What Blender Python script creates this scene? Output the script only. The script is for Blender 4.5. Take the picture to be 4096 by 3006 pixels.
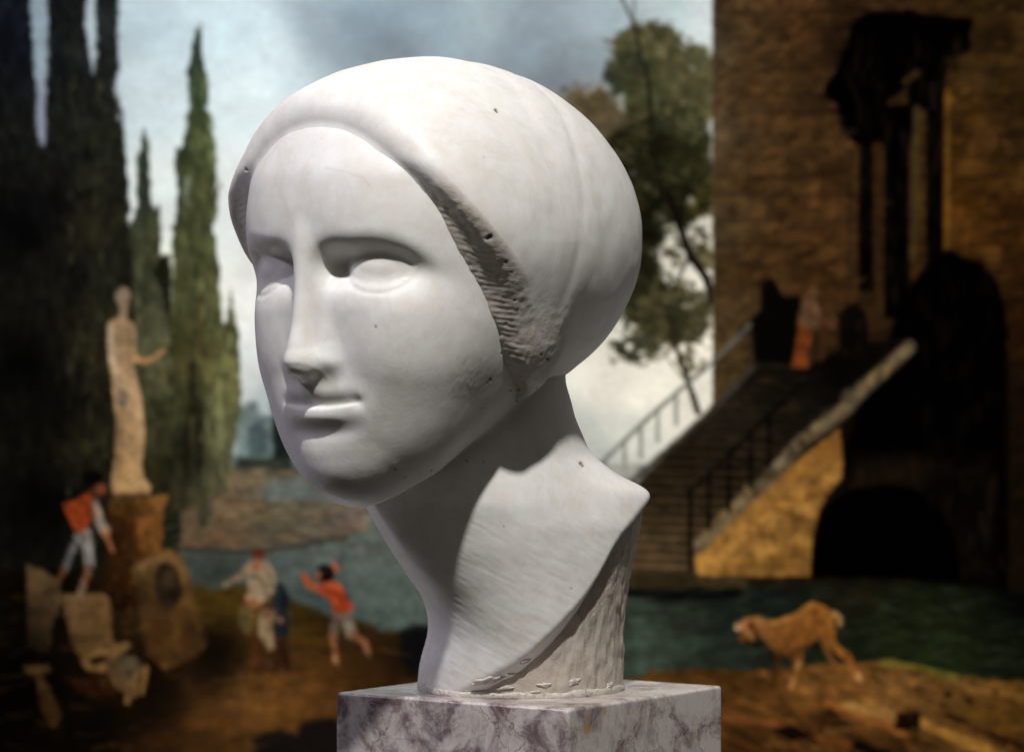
import bpy, math, time
import numpy as np
T0 = time.time()
R = math.radians
S = 0.00066            # metres per model unit; the sculpture was measured in units of 0.66 mm
D = 3200.0             # camera distance in units
for o in list(bpy.data.objects):
    bpy.data.objects.remove(o)
scene = bpy.context.scene
COL = scene.collection

# ------------------------------------------------------------------ camera
cam_d = bpy.data.cameras.new("camera")
cam = bpy.data.objects.new("camera", cam_d)
COL.objects.link(cam)
cam.location = (0, -D * S, 0)
cam.rotation_euler = (R(90), 0, 0)
cam_d.sensor_width = 36.0
cam_d.lens = 36.0 * D / 1024.0
cam_d.clip_end = 100
cam_d.dof.use_dof = True
cam_d.dof.focus_distance = (D - 70) * S
cam_d.dof.aperture_fstop = 8.0
scene.camera = cam

# ------------------------------------------------------------------ light
world = bpy.data.worlds.new("World")
scene.world = world
world.use_nodes = True
bg = world.node_tree.nodes["Background"]
bg.inputs[0].default_value = (1.0, 0.91, 0.80, 1)
bg.inputs[1].default_value = 0.032

def lamp(name, loc, target, size, power, color, size_y=None):
    d = bpy.data.lights.new(name, 'AREA')
    d.energy = power
    d.color = color
    d.size = size
    if size_y:
        d.shape = 'RECTANGLE'; d.size_y = size_y
    else:
        d.shape = 'DISK'
    o = bpy.data.objects.new(name, d)
    COL.objects.link(o)
    from mathutils import Vector
    v = Vector(target) - Vector(loc)
    o.location = loc
    o.rotation_euler = v.to_track_quat('-Z', 'Y').to_euler()
    return o

def dirlamp(name, az, el, dist, size, power, color, tgt=(-0.03, 0, 0.03)):
    # az measured from the camera direction (-Y), positive towards the picture's right
    x = math.sin(R(az)) * math.cos(R(el)); y = -math.cos(R(az)) * math.cos(R(el)); z = math.sin(R(el))
    return lamp(name, (tgt[0] + x * dist, tgt[1] + y * dist, tgt[2] + z * dist), tgt, size, power, color)

dirlamp("key_lamp", 4, 54.5, 3.2, 0.14, 117, (1.0, 0.975, 0.935))
dirlamp("window_light", -78, 40, 2.6, 0.3, 21, (0.84, 0.81, 1.0))
dirlamp("side_fill", 22, 38, 2.6, 1.2, 2.0, (1.0, 0.93, 0.86))
lamp("painting_fill_top", (0, 0.80, 1.00), (0, 1.2, 0.1), 1.8, 8.6, (1, 1, 1), 0.25)  # unseen fill added overhead to brighten the canvas
lamp("painting_fill_bottom", (0, 0.80, -0.95), (0, 1.2, -0.1), 1.8, 9.8, (1, 1, 1), 0.25)  # second unseen fill, added below so the canvas is lit evenly

scene.view_settings.view_transform = 'Standard'
scene.view_settings.look = 'None'
scene.view_settings.gamma = 1.0
scene.view_settings.exposure = 0.0

# ------------------------------------------------------------------ helpers
def link(o, parent=None, **props):
    COL.objects.link(o)
    if parent is not None:
        o.parent = parent
    for k, v in props.items():
        o[k] = v
    return o

def mesh_obj(name, V, F, mat, parent=None, smooth=True, attrs=None, **props):
    me = bpy.data.meshes.new(name)
    V = np.asarray(V, dtype=np.float32); F = np.asarray(F, dtype=np.int32)
    k = F.shape[1]
    me.vertices.add(len(V)); me.vertices.foreach_set("co", V.ravel())
    me.loops.add(F.size); me.loops.foreach_set("vertex_index", F.ravel())
    me.polygons.add(len(F))
    me.polygons.foreach_set("loop_start", np.arange(0, F.size, k, dtype=np.int32))
    me.polygons.foreach_set("use_smooth", np.full(len(F), smooth, dtype=bool))
    me.update(calc_edges=True)
    if attrs:
        for an, av in attrs.items():
            av = np.asarray(av, dtype=np.float32)
            if av.ndim == 2:
                a = me.attributes.new(an, 'FLOAT_COLOR', 'POINT')
                a.data.foreach_set("color", av.ravel())
            else:
                a = me.attributes.new(an, 'FLOAT', 'POINT')
                a.data.foreach_set("value", av)
    me.validate()
    if mat: me.materials.append(mat)
    return link(bpy.data.objects.new(name, me), parent, **props)

def lut(zs, vs, lo=-420, hi=420, n=841, sm=9):
    """smooth table lookup"""
    zz = np.linspace(lo, hi, n)
    t = np.interp(zz, zs, vs)
    if sm:
        k = np.exp(-0.5 * (np.arange(-3 * sm, 3 * sm + 1) / sm) ** 2); k /= k.sum()
        t = np.convolve(np.pad(t, 3 * sm, mode='edge'), k, mode='valid')
    t = t.astype(np.float32); zz = zz.astype(np.float32)
    return lambda z: np.interp(z, zz, t).astype(np.float32)

def smin(a, b, k):
    h = np.maximum(k - np.abs(a - b), 0) / k
    return np.minimum(a, b) - h * h * k * 0.25
def smax(a, b, k):
    return -smin(-a, -b, k)
def ell(x, y, z, rx, ry, rz):
    k0 = np.sqrt((x / rx) ** 2 + (y / ry) ** 2 + (z / rz) ** 2) + 1e-6
    k1 = np.sqrt((x / rx ** 2) ** 2 + (y / ry ** 2) ** 2 + (z / rz ** 2) ** 2) + 1e-9
    return k0 * (k0 - 1) / k1
def cone(x, y, z, a, b, ra, rb):
    """capsule whose radius runs from ra to rb"""
    ax, ay, az = a; bx, by, bz = b
    dx, dy, dz = bx - ax, by - ay, bz - az
    t = np.clip(((x - ax) * dx + (y - ay) * dy + (z - az) * dz) / (dx * dx + dy * dy + dz * dz), 0, 1)
    return np.sqrt((x - ax - t * dx) ** 2 + (y - ay - t * dy) ** 2 + (z - az - t * dz) ** 2) - (ra + (rb - ra) * t)
def hashn(ix, iy, iz, seed):
    h = (ix * 374761393 + iy * 668265263 + iz * 2147483647 + seed * 1274126177) & 0xffffffff
    h = ((h ^ (h >> 13)) * 1274126177) & 0xffffffff
    return ((h ^ (h >> 16)) & 0xffff) / 65535.0
def noise3(x, y, z, s, seed=0):
    x = x / s; y = y / s; z = z / s
    i = np.floor(x).astype(np.int64); j = np.floor(y).astype(np.int64); k = np.floor(z).astype(np.int64)
    fx = x - i; fy = y - j; fz = z - k
    fx = fx * fx * (3 - 2 * fx); fy = fy * fy * (3 - 2 * fy); fz = fz * fz * (3 - 2 * fz)
    out = 0
    for a in (0, 1):
        for b in (0, 1):
            for c in (0, 1):
                w = (fx if a else 1 - fx) * (fy if b else 1 - fy) * (fz if c else 1 - fz)
                out = out + w * hashn(i + a, j + b, k + c, seed)
    return out * 2 - 1

# ------------------------------------------------------------------ head frame
PSI = R(40); sn, cs = math.sin(PSI), math.cos(PSI)
CX, CY = -77.0, 0.0
def to_head(x, y):
    dx = x - CX; dy = y - CY
    return dx * cs - dy * sn, -dx * sn - dy * cs      # u (her left), v (forward)
def to_world(u, v):
    return CX + u * cs - v * sn, CY - u * sn - v * cs
def F(xi, yi, u=None, v=None):
    """a point of the head from measured sighting (xi, yi) and a known u or v"""
    X = xi - 512.0
    if v is None:
        v = (D * (CX + u * cs) - X * (D + CY - u * sn)) / (D * sn - X * cs)
    else:
        u = (X * (D + CY - v * cs) - D * CX + D * v * sn) / (D * cs + X * sn)
    z = (375.5 - yi) * (D + CY - u * sn - v * cs) / D
    return u, v, z

# ------------------------------------------------------------------ the face
V0 = 60.0
fa = lut([-130, -112, -95, -75, -50, -30, 10, 50, 100, 150, 195, 236, 257, 269, 280],
         [  50,   64,   78,  92, 108, 115, 127, 134, 136, 137, 131, 0, 0][:11] + [112, 86, 50, 10])
fb = lut([-130, -112, -90, -60, -30, 10, 60, 90, 120, 160, 195, 236, 257, 269, 280],
         [  80,   92,  102, 108, 112, 116, 122, 128, 134, 136, 133, 118, 100, 80, 30])
fn = lut([-130, -60, 0, 60, 200, 240], [2.0, 2.1, 2.3, 2.6, 2.5, 2.1])
tip = F(298, 361, 0)
NOSE = [F(305.5, 238, 0) + (8,), F(304, 262, 0) + (7.5,), F(302.5, 290, 0) + (7.5,), F(300.5, 325, 0) + (8.5,), F(297.5, 350, 0) + (11,), tip + (12,)]
_n = sorted([(p[2], p[1], p[3]) for p in NOSE])
nv = lut([_n[0][0] - 40] + [p[0] for p in _n] + [_n[-1][0] + 60], [_n[0][1]] + [p[1] for p in _n] + [_n[-1][1] - 14], sm=8)
nr = lut([p[0] for p in _n], [p[2] for p in _n], sm=6)
lips = lut([-60, -44, -34, -26, -19, -13, -7, -2, 2, 8, 14, 22, 34], [0, 0.5, -0.5, -3.0, -1.6, 1.4, 2.2, 1.6, 1.4, 2.6, 2.6, 1.0, 0], lo=-70, hi=70, n=561, sm=11)
LIP = F(311, 405, 0)
hollow = lut([-40, 4, 10, 16, 21, 27, 34, 50], [1, 1, 0.90, 0.62, 0.34, 0.10, 0, 0], lo=-90, hi=90, n=721, sm=10)
hollow_low = lut([-60, -40, -31, -23, -15, -6, 4, 20], [0, 0, 0.08, 0.24, 0.48, 0.80, 1, 1], lo=-90, hi=90, n=721, sm=12)
eyeout = lut([-90, 12, 28, 42, 56, 70, 86], [1, 1, 0.84, 0.50, 0.22, 0.06, 0], lo=-90, hi=120, n=841, sm=12)
taper = lut([-130, -70, -20, 30, 90], [1, 0.95, 0.45, 0.06, 0], sm=18)
def face_field(u, v, z):
    au = np.abs(u)
    a = fa(z) * (1 - 0.13 * np.clip(u / 60, 0, 1) * taper(z)) - 10 * np.clip(-u / 60, 0, 1) * np.exp(-((z - 50) / 55.0) ** 2); b = fb(z); n = fn(z)
    vv = np.abs(v - V0)
    b = np.where(v < V0, np.float32(130), b)
    q = ((au / a) ** n + (vv / b) ** n) ** (1 / n) + 1e-5
    f = np.sqrt(u * u + vv * vv) * (1 - 1 / q)
    # underside of the jaw, rising towards the ears
    f = smax(f, ((-119 - z) * 0.93 + np.maximum(116 - v, 0) * 0.44), 52)
    f = smax(f, z - 278, 16)
    # cheek
    f = smin(f, ell(np.where(u > 0, u - 68, -u - 58), v - 110, z - 28, 38, 46, 52), 50)
    f = smin(f, ell(np.where(u > 0, u - 40, -u - 38), v - 96, z + 46, 42, 46, 46), 44)
    # chin
    c = F(338, 464, 0)
    f = smin(f, ell(u, v - (c[1] - 24), z - c[2] + 2, 40, 36, 32), 34)
    # muzzle
    m = F(317, 402, 0)
    f = smin(f, ell(u, v - (m[1] - 26), z - m[2], 44, 24, 34), 30)
    # eye sockets
    e = F(381, 266, v=158)
    ca, sa = math.cos(R(24)), math.sin(R(24))
    du = au - e[0]; dv = v - e[1]; dz = z - e[2]
    tu = du * ca - dv * sa; tv = du * sa + dv * ca        # turned to follow the temple
    # the hollow under the brow: steep at the brow, running out gently over the cheek
    bz = dz + np.where(tu > -8, 0.0046, 0.0045) * (tu + 8) ** 2
    hol = hollow(bz) * hollow_low(dz + 0.0016 * np.maximum(tu, 0) ** 2) * np.clip((au - 7) / 15, 0, 1) * eyeout(tu) * np.where(u < 0, np.clip((62 - tu) / 50, 0.0, 1), 1)
    deep = np.exp(-((au - 34) / 17.0) ** 2) * np.exp(-((dz - 4) / 16.0) ** 2)
    f = f + (17.5 * hol + 13.0 * deep * np.clip((au - 6) / 14, 0, 1)) * np.clip((v - 70) / 40, 0, 1)
    # eyeball and lids
    f = smin(f, ell(tu + 1, tv + 13.5, dz + 1, 30, 22.4, 18.5), 9)
    q2 = np.sqrt((tu / 27) ** 2 + ((dz + 1.5) / 14) ** 2)
    lid = smax(ell(tu + 1, tv + 13.8, dz + 1, 34, 22.9, 20.5), (1 - q2) * 13, 3)
    f = smin(f, lid, 5)
    q3 = np.sqrt((tu / 37) ** 2 + ((dz + 1) / 25) ** 2)
    f = f + 0.8 * np.exp(-((q3 - 1) / 0.10) ** 2) * np.clip(-dz / 8, 0, 1) * np.clip((v - 100) / 20, 0, 1)
    # nose
    g = np.sqrt(u * u + (v - nv(z)) ** 2) - nr(z)
    g = smax(g, tip[2] - z, 2)
    g = smin(g, ell(u, v - tip[1], z - tip[2], 12.5, 12.5, 12.5), 4)
    g = smax(g, (z - 150) * 0.7, 20)
    al = F(335, 363, v=168)
    g2 = cone(au, v, z, (5, NOSE[1][1] - 22, NOSE[1][2]), (17, tip[1] - 26, tip[2] + 14), 10, 13)
    g2 = smin(g2, ell(au - 21, v - (tip[1] - 32), z - (tip[2] + 1), 16, 20, 13), 8)
    g = smin(g, g2, 24)
    g = smin(g, cone(u, v, z, (0, tip[1] - 7, tip[2] - 3), (0, LIP[1] - 8, LIP[2] + 16), 12, 6), 12)
    g = smin(g, ell(u, v - (tip[1] - 22), z - (tip[2] - 3), 17, 20, 10), 10)
    f = smin(f, g, 12)
    # lips, modelled as relief over the muzzle
    L = LIP
    kz = z - 0.0017 * u * u - L[2] + 1.0
    fr_ = np.clip((v - 110) / 25, 0, 1)
    au = np.where(u < 0, au * 1.18, au)
    env = np.clip(1 - (au / 57.0) ** 2, 0, 1) ** 0.9
    groove = np.exp(-((kz - 0.5) / np.where(kz > 0.5, 9.0, 2.2)) ** 2) * np.clip(1 - (au / 54.0) ** 4, 0, 1)
    phil = np.exp(-(u / 7.0) ** 2) * np.exp(-((kz - 22) / 9.0) ** 2)
    lowlip = np.exp(-((kz + 11) / 7.0) ** 2) * np.clip(1 - (au / 44.0) ** 2, 0, 1)
    fr_ = fr_ * np.clip((u + 57) / 30, 0, 1) ** 0.8
    f = f - fr_ * (lips(kz) * env - 4.2 * groove - 1.6 * phil + 1.5 * lowlip - np.where(u > 0, 2.0, 0.6) * np.exp(-((au - 51) / 6.0) ** 2 - (kz / 6.0) ** 2))
    return f

# ------------------------------------------------------------------ the cap
def side_point(fn, xi, yi):
    """where the line of sight (xi, yi) meets the near side of a surface: nearest point to the camera"""
    vs = np.linspace(-250, 250, 2001)
    pts = np.array([F(xi, yi, v=float(w)) for w in vs])
    q = fn(pts[:, 0].astype(np.float32), pts[:, 1].astype(np.float32), pts[:, 2].astype(np.float32))
    ins = np.where(q < 0)[0]
    if len(ins) == 0:
        return pts[np.argmin(q)]
    return pts[ins[-1]] if pts[ins[-1], 0] > pts[ins[0], 0] else pts[ins[0]]
def sup(x, y, z, rx, ry, rz, n):
    q = ((np.abs(x) / rx) ** n + (np.abs(y) / ry) ** n + (np.abs(z) / rz) ** n) ** (1 / n) + 1e-5
    return np.sqrt(x * x + y * y + z * z) * (1 - 1 / q)
def cap_body(u, v, z):
    u = u + 10 * np.clip(-u / 100, 0, 1) * np.clip((222 - z) / 40, 0, 1)
    au = np.abs(u)
    t = np.clip(v / 170, 0, 1); t = t * t * (3 - 2 * t)
    e1 = ell(u, v, z - 140, 163, 265, 178 - 3 * t)
    e2 = ell(u, v - 70, z - 146, 163, 146, 138)
    f = smin(e1, e2, 30)
    lobe = sup(au - 72, v - 11, z - 92, 83, 87, 124, 2.3)
    crease = smin(f, lobe, 10)
    soft = smin(f, lobe, 45)
    w = np.clip((130 - z) / 90, 0, 1)
    return crease * w + soft * (1 - w)
def face_skull(u, v, z):
    a = fa(z); b = fb(z); n = fn(z)
    vv = np.abs(v - V0)
    q = ((np.abs(u) / a) ** n + (vv / b) ** n) ** (1 / n) + 1e-5
    return np.sqrt(u * u + vv * vv) * (1 - 1 / q)
zi_ = [-60, -20, 11, 46, 67, 102, 122, 157, 184, 202, 222, 236, 250, 300]
ui = lut(zi_, [80, 95, 126, 133, 134, 133, 130, 123, 108, 89, 64, 30, 10, 0], sm=5)
vi = lut(zi_, [-30, -16, 38, 62, 77, 103, 118, 136, 153, 164, 169, 173, 176, 180], sm=5)
zo_ = [-60, -20, 11, 46, 67, 102, 122, 157, 184, 202, 225, 250, 300]
uo = lut(zo_, [118, 128, 142, 150, 156, 161, 160, 150, 133, 117, 92, 60, 50], sm=5)
vo = lut(zo_, [-20, -4, 26, 44, 52, 76, 98, 130, 150, 162, 168, 173, 178], sm=5)
gz = lut([-60, -20, 11, 46, 67, 102, 122, 157, 184, 202, 222, 236, 260, 300], [-14, 0, 41, 65, 80, 106, 121, 139, 155, 166, 171, 175, 179, 182], sm=6)
gk = lut([-60, 100, 160, 200, 240], [5, 6, 12, 18, 24])
def cap_field(u, v, z):
    f = cap_body(u, v, z)
    u0_ = u
    u = u + 9 * np.clip(-u / 100, 0, 1) * np.clip((222 - z) / 40, 0, 1)
    cut = (v - gz(z)) * 0.86
    au = np.abs(u)
    du = uo(z) - ui(z); dv = vo(z) - vi(z)
    ln = np.sqrt(du * du + dv * dv) + 1e-3
    nu = -dv / ln; nv = du / ln
    ch = ((au - ui(z)) * nu + (v - vi(z)) * nv) * 0.9
    t = np.clip(((au - ui(z)) * du + (v - vi(z)) * dv) / (ln * ln), 0, 1)
    ch = ch + 1.5 * np.sin(np.pi * np.clip(t * 1.15, 0, 1)) * np.clip((z - 20) / 40, 0, 1) * np.clip((215 - z) / 50, 0, 1)
    cut = smax(cut, ch, 7)
    f = smax(f, cut, gk(z))
    kf = 3 + 4 * np.clip((z - 150) / 70, 0, 1)
    f = smin(f, smax(face_skull(u0_, v, z) + 2.0 + 80 * np.clip((172 - z) / 30, 0, 1), z - 272, 10), kf)
    return f

# ------------------------------------------------------------------ the neck (polar about its own axis)
aX = lut([-320, -240, -200, -125, -80, 0], [12, 0, -8, -26, -34, -37])
aY = lut([-320, -200, -100, 0], [96, 82, 62, 48])
TH = np.radians([-180, -140, -100, -50, 0, 22, 45, 90, 135, 180])
ZT = np.array([-330, -310, -298, -285, -271, -257, -239, -221, -203, -171, -150, -126, -116, -110, -103, -91, -80, -59, -43, -25, -7, 20, 60])
xl = np.interp(ZT, [-330, -310, -298, -285, -271, -257, -239, -221, -203, -171, -126, -80, 0], [-99, -98, -97, -90, -85.5, -84, -86, -93, -105, -124, -151, -160, -150])
xr = np.interp(ZT, [-330, -140, -118, -110, -103, -91, -80, -59, -43, -25, -7, 20], [154, 152, 145, 130, 111, 96, 81, 72, 64.5, 60, 54, 54])
tab = np.zeros((len(ZT), len(TH)))
axz = aX(ZT); 
tab[:, 0] = tab[:, 9] = axz - xl * 1.02 - 8.0 * np.exp(-((ZT + 250) / 45.0) ** 2) - 4 * (ZT < -290)
tab[:, 4] = xr * 1.02 - axz
tab[:, 5] = np.interp(ZT, [-330, -150, -120, -80, -40, 0], [140, 136, 124, 102, 92, 88])
tab[:, 6] = np.interp(ZT, [-330, -220, -190, -150, -120, -80, -40, 0], [119, 119, 120, 119, 113, 100, 91, 86])
tab[:, 7] = np.interp(ZT, [-330, -283, -240, -190, -126, -80, 0], [110, 112, 114, 116, 113, 98, 86])
tab[:, 8] = 0.5 * (tab[:, 7] + tab[:, 9]) + 9 * np.exp(-((ZT + 180) / 60.0) ** 2)
tab[:, 3] = tab[:, 4] * 1.0; tab[:, 2] = tab[:, 5]; tab[:, 1] = 0.5 * (tab[:, 2] + tab[:, 0])
NT, NZ = 181, 401
tt = np.linspace(-np.pi, np.pi, NT); zz_ = np.linspace(-340, 60, NZ)
t1 = np.array([np.interp(tt, TH, row) for row in tab])
t2 = np.array([np.interp(zz_, ZT, t1[:, j]) for j in range(NT)]).T
kt = np.exp(-0.5 * (np.arange(-18, 19) / 5.0) ** 2); kt /= kt.sum()
t2 = np.apply_along_axis(lambda r: np.convolve(np.concatenate([r[-19:-1], r, r[1:19]]), kt, mode='valid'), 1, t2)
kz_ = np.exp(-0.5 * (np.arange(-15, 16) / 5.0) ** 2); kz_ /= kz_.sum()
t2 = np.apply_along_axis(lambda r: np.convolve(np.pad(r, 15, mode='edge'), kz_, mode='valid'), 0, t2).astype(np.float32)
def lut2(th, z):
    a = np.clip((th + np.pi) / (2 * np.pi) * (NT - 1), 0, NT - 1.001); b = np.clip((z + 340) / 400 * (NZ - 1), 0, NZ - 1.001)
    i = a.astype(np.int32); j = b.astype(np.int32); fa_ = a - i; fb_ = b - j
    return (t2[j, i] * (1 - fa_) * (1 - fb_) + t2[j, i + 1] * fa_ * (1 - fb_) + t2[j + 1, i] * (1 - fa_) * fb_ + t2[j + 1, i + 1] * fa_ * fb_)
zcut = lut(np.degrees(TH) * 1.0, np.array([-330, -240, -118, -112, -122, -156, -212, -284, -325, -330]), lo=-180, hi=180, n=361, sm=7)
def neck_field(x, y, z):
    dx = x - aX(z); dy = y - aY(z)
    r = np.sqrt(dx * dx + dy * dy) + 1e-4
    th = np.arctan2(-dy, dx)
    R1 = lut2(th, z)
    f = (r - R1) * 0.8
    zc = zcut(np.degrees(th))
    f = smax(f, (zc - (R1 - r) * 0.95 - z) * 0.55, 3.0)
    f = np.maximum(f, -321 - z)
    return f
def body_field(x, y, z):
    u, v = to_head(x, y)
    f = face_field(u, v, z)
    nk = neck_field(x, y, z)
    nk = smax(nk, z - 40, 20)
    return smin(f, nk, 16)
def cap_w(x, y, z):
    u, v = to_head(x, y)
    return cap_field(u, v, z)

r2 = lut([-330, -300, -270, -238, -211, -180, -156, -120], [104, 103, 103, 105, 109, 116, 121, 128])
def support_field(x, y, z):
    dx = x - 12; dy = y - 96
    r = np.sqrt(dx * dx + dy * dy) + 1e-4
    th = np.arctan2(-dy, dx)
    w = 0.5 + 0.5 * np.cos(th + 0.5)
    rr = 102 + (r2(z) - 102) * w
    # stay under the skin of the neck
    dxn = x - aX(z); dyn = y - aY(z)
    rn = np.sqrt(dxn * dxn + dyn * dyn) + 1e-4
    thn = np.arctan2(-dyn, dxn)
    ins = (rn - lut2(thn, z) + 8)
    zc = zcut(np.degrees(thn))
    f = smax((r - rr), ins, 4) * 0.8
    f = smax(f, z - (zc + 8), 6)
    rough = np.clip((-150 - z) / 40, 0, 1)
    ch = noise3(x + z * 0.3, y, z * 0.25, 5.0, 3) * 1.3 + noise3(x, y, z, 11.0, 5) * 1.6 * rough
    f = f + ch * 0.5
    return np.maximum(f, -321.6 - z)

# ------------------------------------------------------------------ surface nets
def surface(field, lo, hi, h):
    xs = np.arange(lo[0], hi[0], h, dtype=np.float32); ys = np.arange(lo[1], hi[1], h, dtype=np.float32); zs = np.arange(lo[2], hi[2], h, dtype=np.float32)
    G = np.empty((len(xs), len(ys), len(zs)), dtype=np.float32)
    Y, Z = np.meshgrid(ys, zs, indexing='ij')
    ch = 12
    for i in range(0, len(xs), ch):
        xx = xs[i:i + ch][:, None, None] + 0 * Y[None]
        G[i:i + ch] = field(xx, np.broadcast_to(Y, xx.shape), np.broadcast_to(Z, xx.shape))
    s = G < 0
    nx, ny, nz = G.shape
    cell = np.zeros((nx - 1, ny - 1, nz - 1), dtype=np.uint8)
    for a in (0, 1):
        for b in (0, 1):
            for c in (0, 1):
                cell += s[a:nx - 1 + a, b:ny - 1 + b, c:nz - 1 + c]
    act = (cell > 0) & (cell < 8)
    idx = np.argwhere(act)
    ids = np.full(act.shape, -1, dtype=np.int64); ids[act] = np.arange(len(idx))
    i, j, k = idx.T
    acc = np.zeros((len(idx), 3)); cnt = np.zeros(len(idx))
    corners = [(a, b, c) for a in (0, 1) for b in (0, 1) for c in (0, 1)]
    for a in corners:
        for ax in range(3):
            if a[ax] == 0:
                b = list(a); b[ax] = 1
                ga = G[i + a[0], j + a[1], k + a[2]]; gb = G[i + b[0], j + b[1], k + b[2]]
                m = (ga < 0) != (gb < 0)
                t = np.where(m, ga / np.where(m, ga - gb, 1), 0)
                for d in range(3):
                    acc[:, d] += np.where(m, a[d] + (t if d == ax else 0), 0)
                cnt += m
    P = (idx + acc / cnt[:, None]) * h + np.array([xs[0], ys[0], zs[0]])
    quads = []
    for ax in range(3):
        sl = [slice(1, -1)] * 3
        sl0 = list(sl); sl1 = list(sl)
        sl0[ax] = slice(0, G.shape[ax] - 1); sl1[ax] = slice(1, G.shape[ax])
        m0 = s[tuple(sl0)]; m1 = s[tuple(sl1)]
        off = [1, 1, 1]; off[ax] = 0
        e = np.argwhere(m0 != m1) + np.array(off)
        flip = m0[tuple((e - np.array(off)).T)]
        b_, c_ = (ax + 1) % 3, (ax + 2) % 3
        def idd(db, dc):
            q = e.copy(); q[:, b_] += db; q[:, c_] += dc
            return ids[tuple(q.T)]
        Q = np.stack([idd(-1, -1), idd(0, -1), idd(0, 0), idd(-1, 0)], 1)
        Q = np.where(flip[:, None], Q, Q[:, ::-1])
        quads.append(Q)
    Q = np.concatenate(quads)
    P = P.astype(np.float64)
    e = 0.35
    for it in range(3):
        x, y, z = P.T
        f0 = field(x, y, z)
        g = np.stack([field(x + e, y, z) - field(x - e, y, z), field(x, y + e, z) - field(x, y - e, z), field(x, y, z + e) - field(x, y, z - e)], 1) / (2 * e)
        g2 = (g ** 2).sum(1) + 0.05
        st = -(f0 / g2)[:, None] * g
        ln = np.linalg.norm(st, axis=1, keepdims=True)
        st *= np.minimum(1, 0.8 * h / np.maximum(ln, 1e-9))
        P = P + st
    gn = g / np.maximum(np.linalg.norm(g, axis=1, keepdims=True), 1e-9)
    return P, Q, gn
# ------------------------------------------------------------------ materials
def nodes(name):
    m = bpy.data.materials.new(name); m.use_nodes = True
    nt = m.node_tree; b = nt.nodes["Principled BSDF"]
    def N(t, **k):
        n = nt.nodes.new(t)
        for a, v in k.items():
            if a.startswith("i_"):
                key = a[2:]
                n.inputs[int(key) if key.isdigit() else key.replace("_", " ")].default_value = v
            else: setattr(n, a, v)
        return n
    return m, nt, b, N, nt.links.new
def ramp(N, stops):
    r = N("ShaderNodeValToRGB"); e = r.color_ramp.elements
    while len(e) < len(stops): e.new(0.5)
    for i, (p, c) in enumerate(stops):
        e[i].position = p; e[i].color = (*c, 1) if len(c) == 3 else c
    return r
def mixc(N, L, fac, a, b, mode='MIX'):
    m = N("ShaderNodeMix", data_type='RGBA', blend_type=mode)
    for sock, v in ((m.inputs[0], fac), (m.inputs[6], a), (m.inputs[7], b)):
        if hasattr(v, "links"): L(v, sock)
        elif isinstance(v, (int, float)): sock.default_value = v
        else: sock.default_value = (*v, 1)
    return m.outputs[2]
def mth(N, L, op, a, b=0.0, clamp=False):
    m = N("ShaderNodeMath", operation=op, use_clamp=clamp)
    for sock, v in ((m.inputs[0], a), (m.inputs[1], b)):
        if hasattr(v, "links"): L(v, sock)
        else: sock.default_value = v
    return m.outputs[0]

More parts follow.
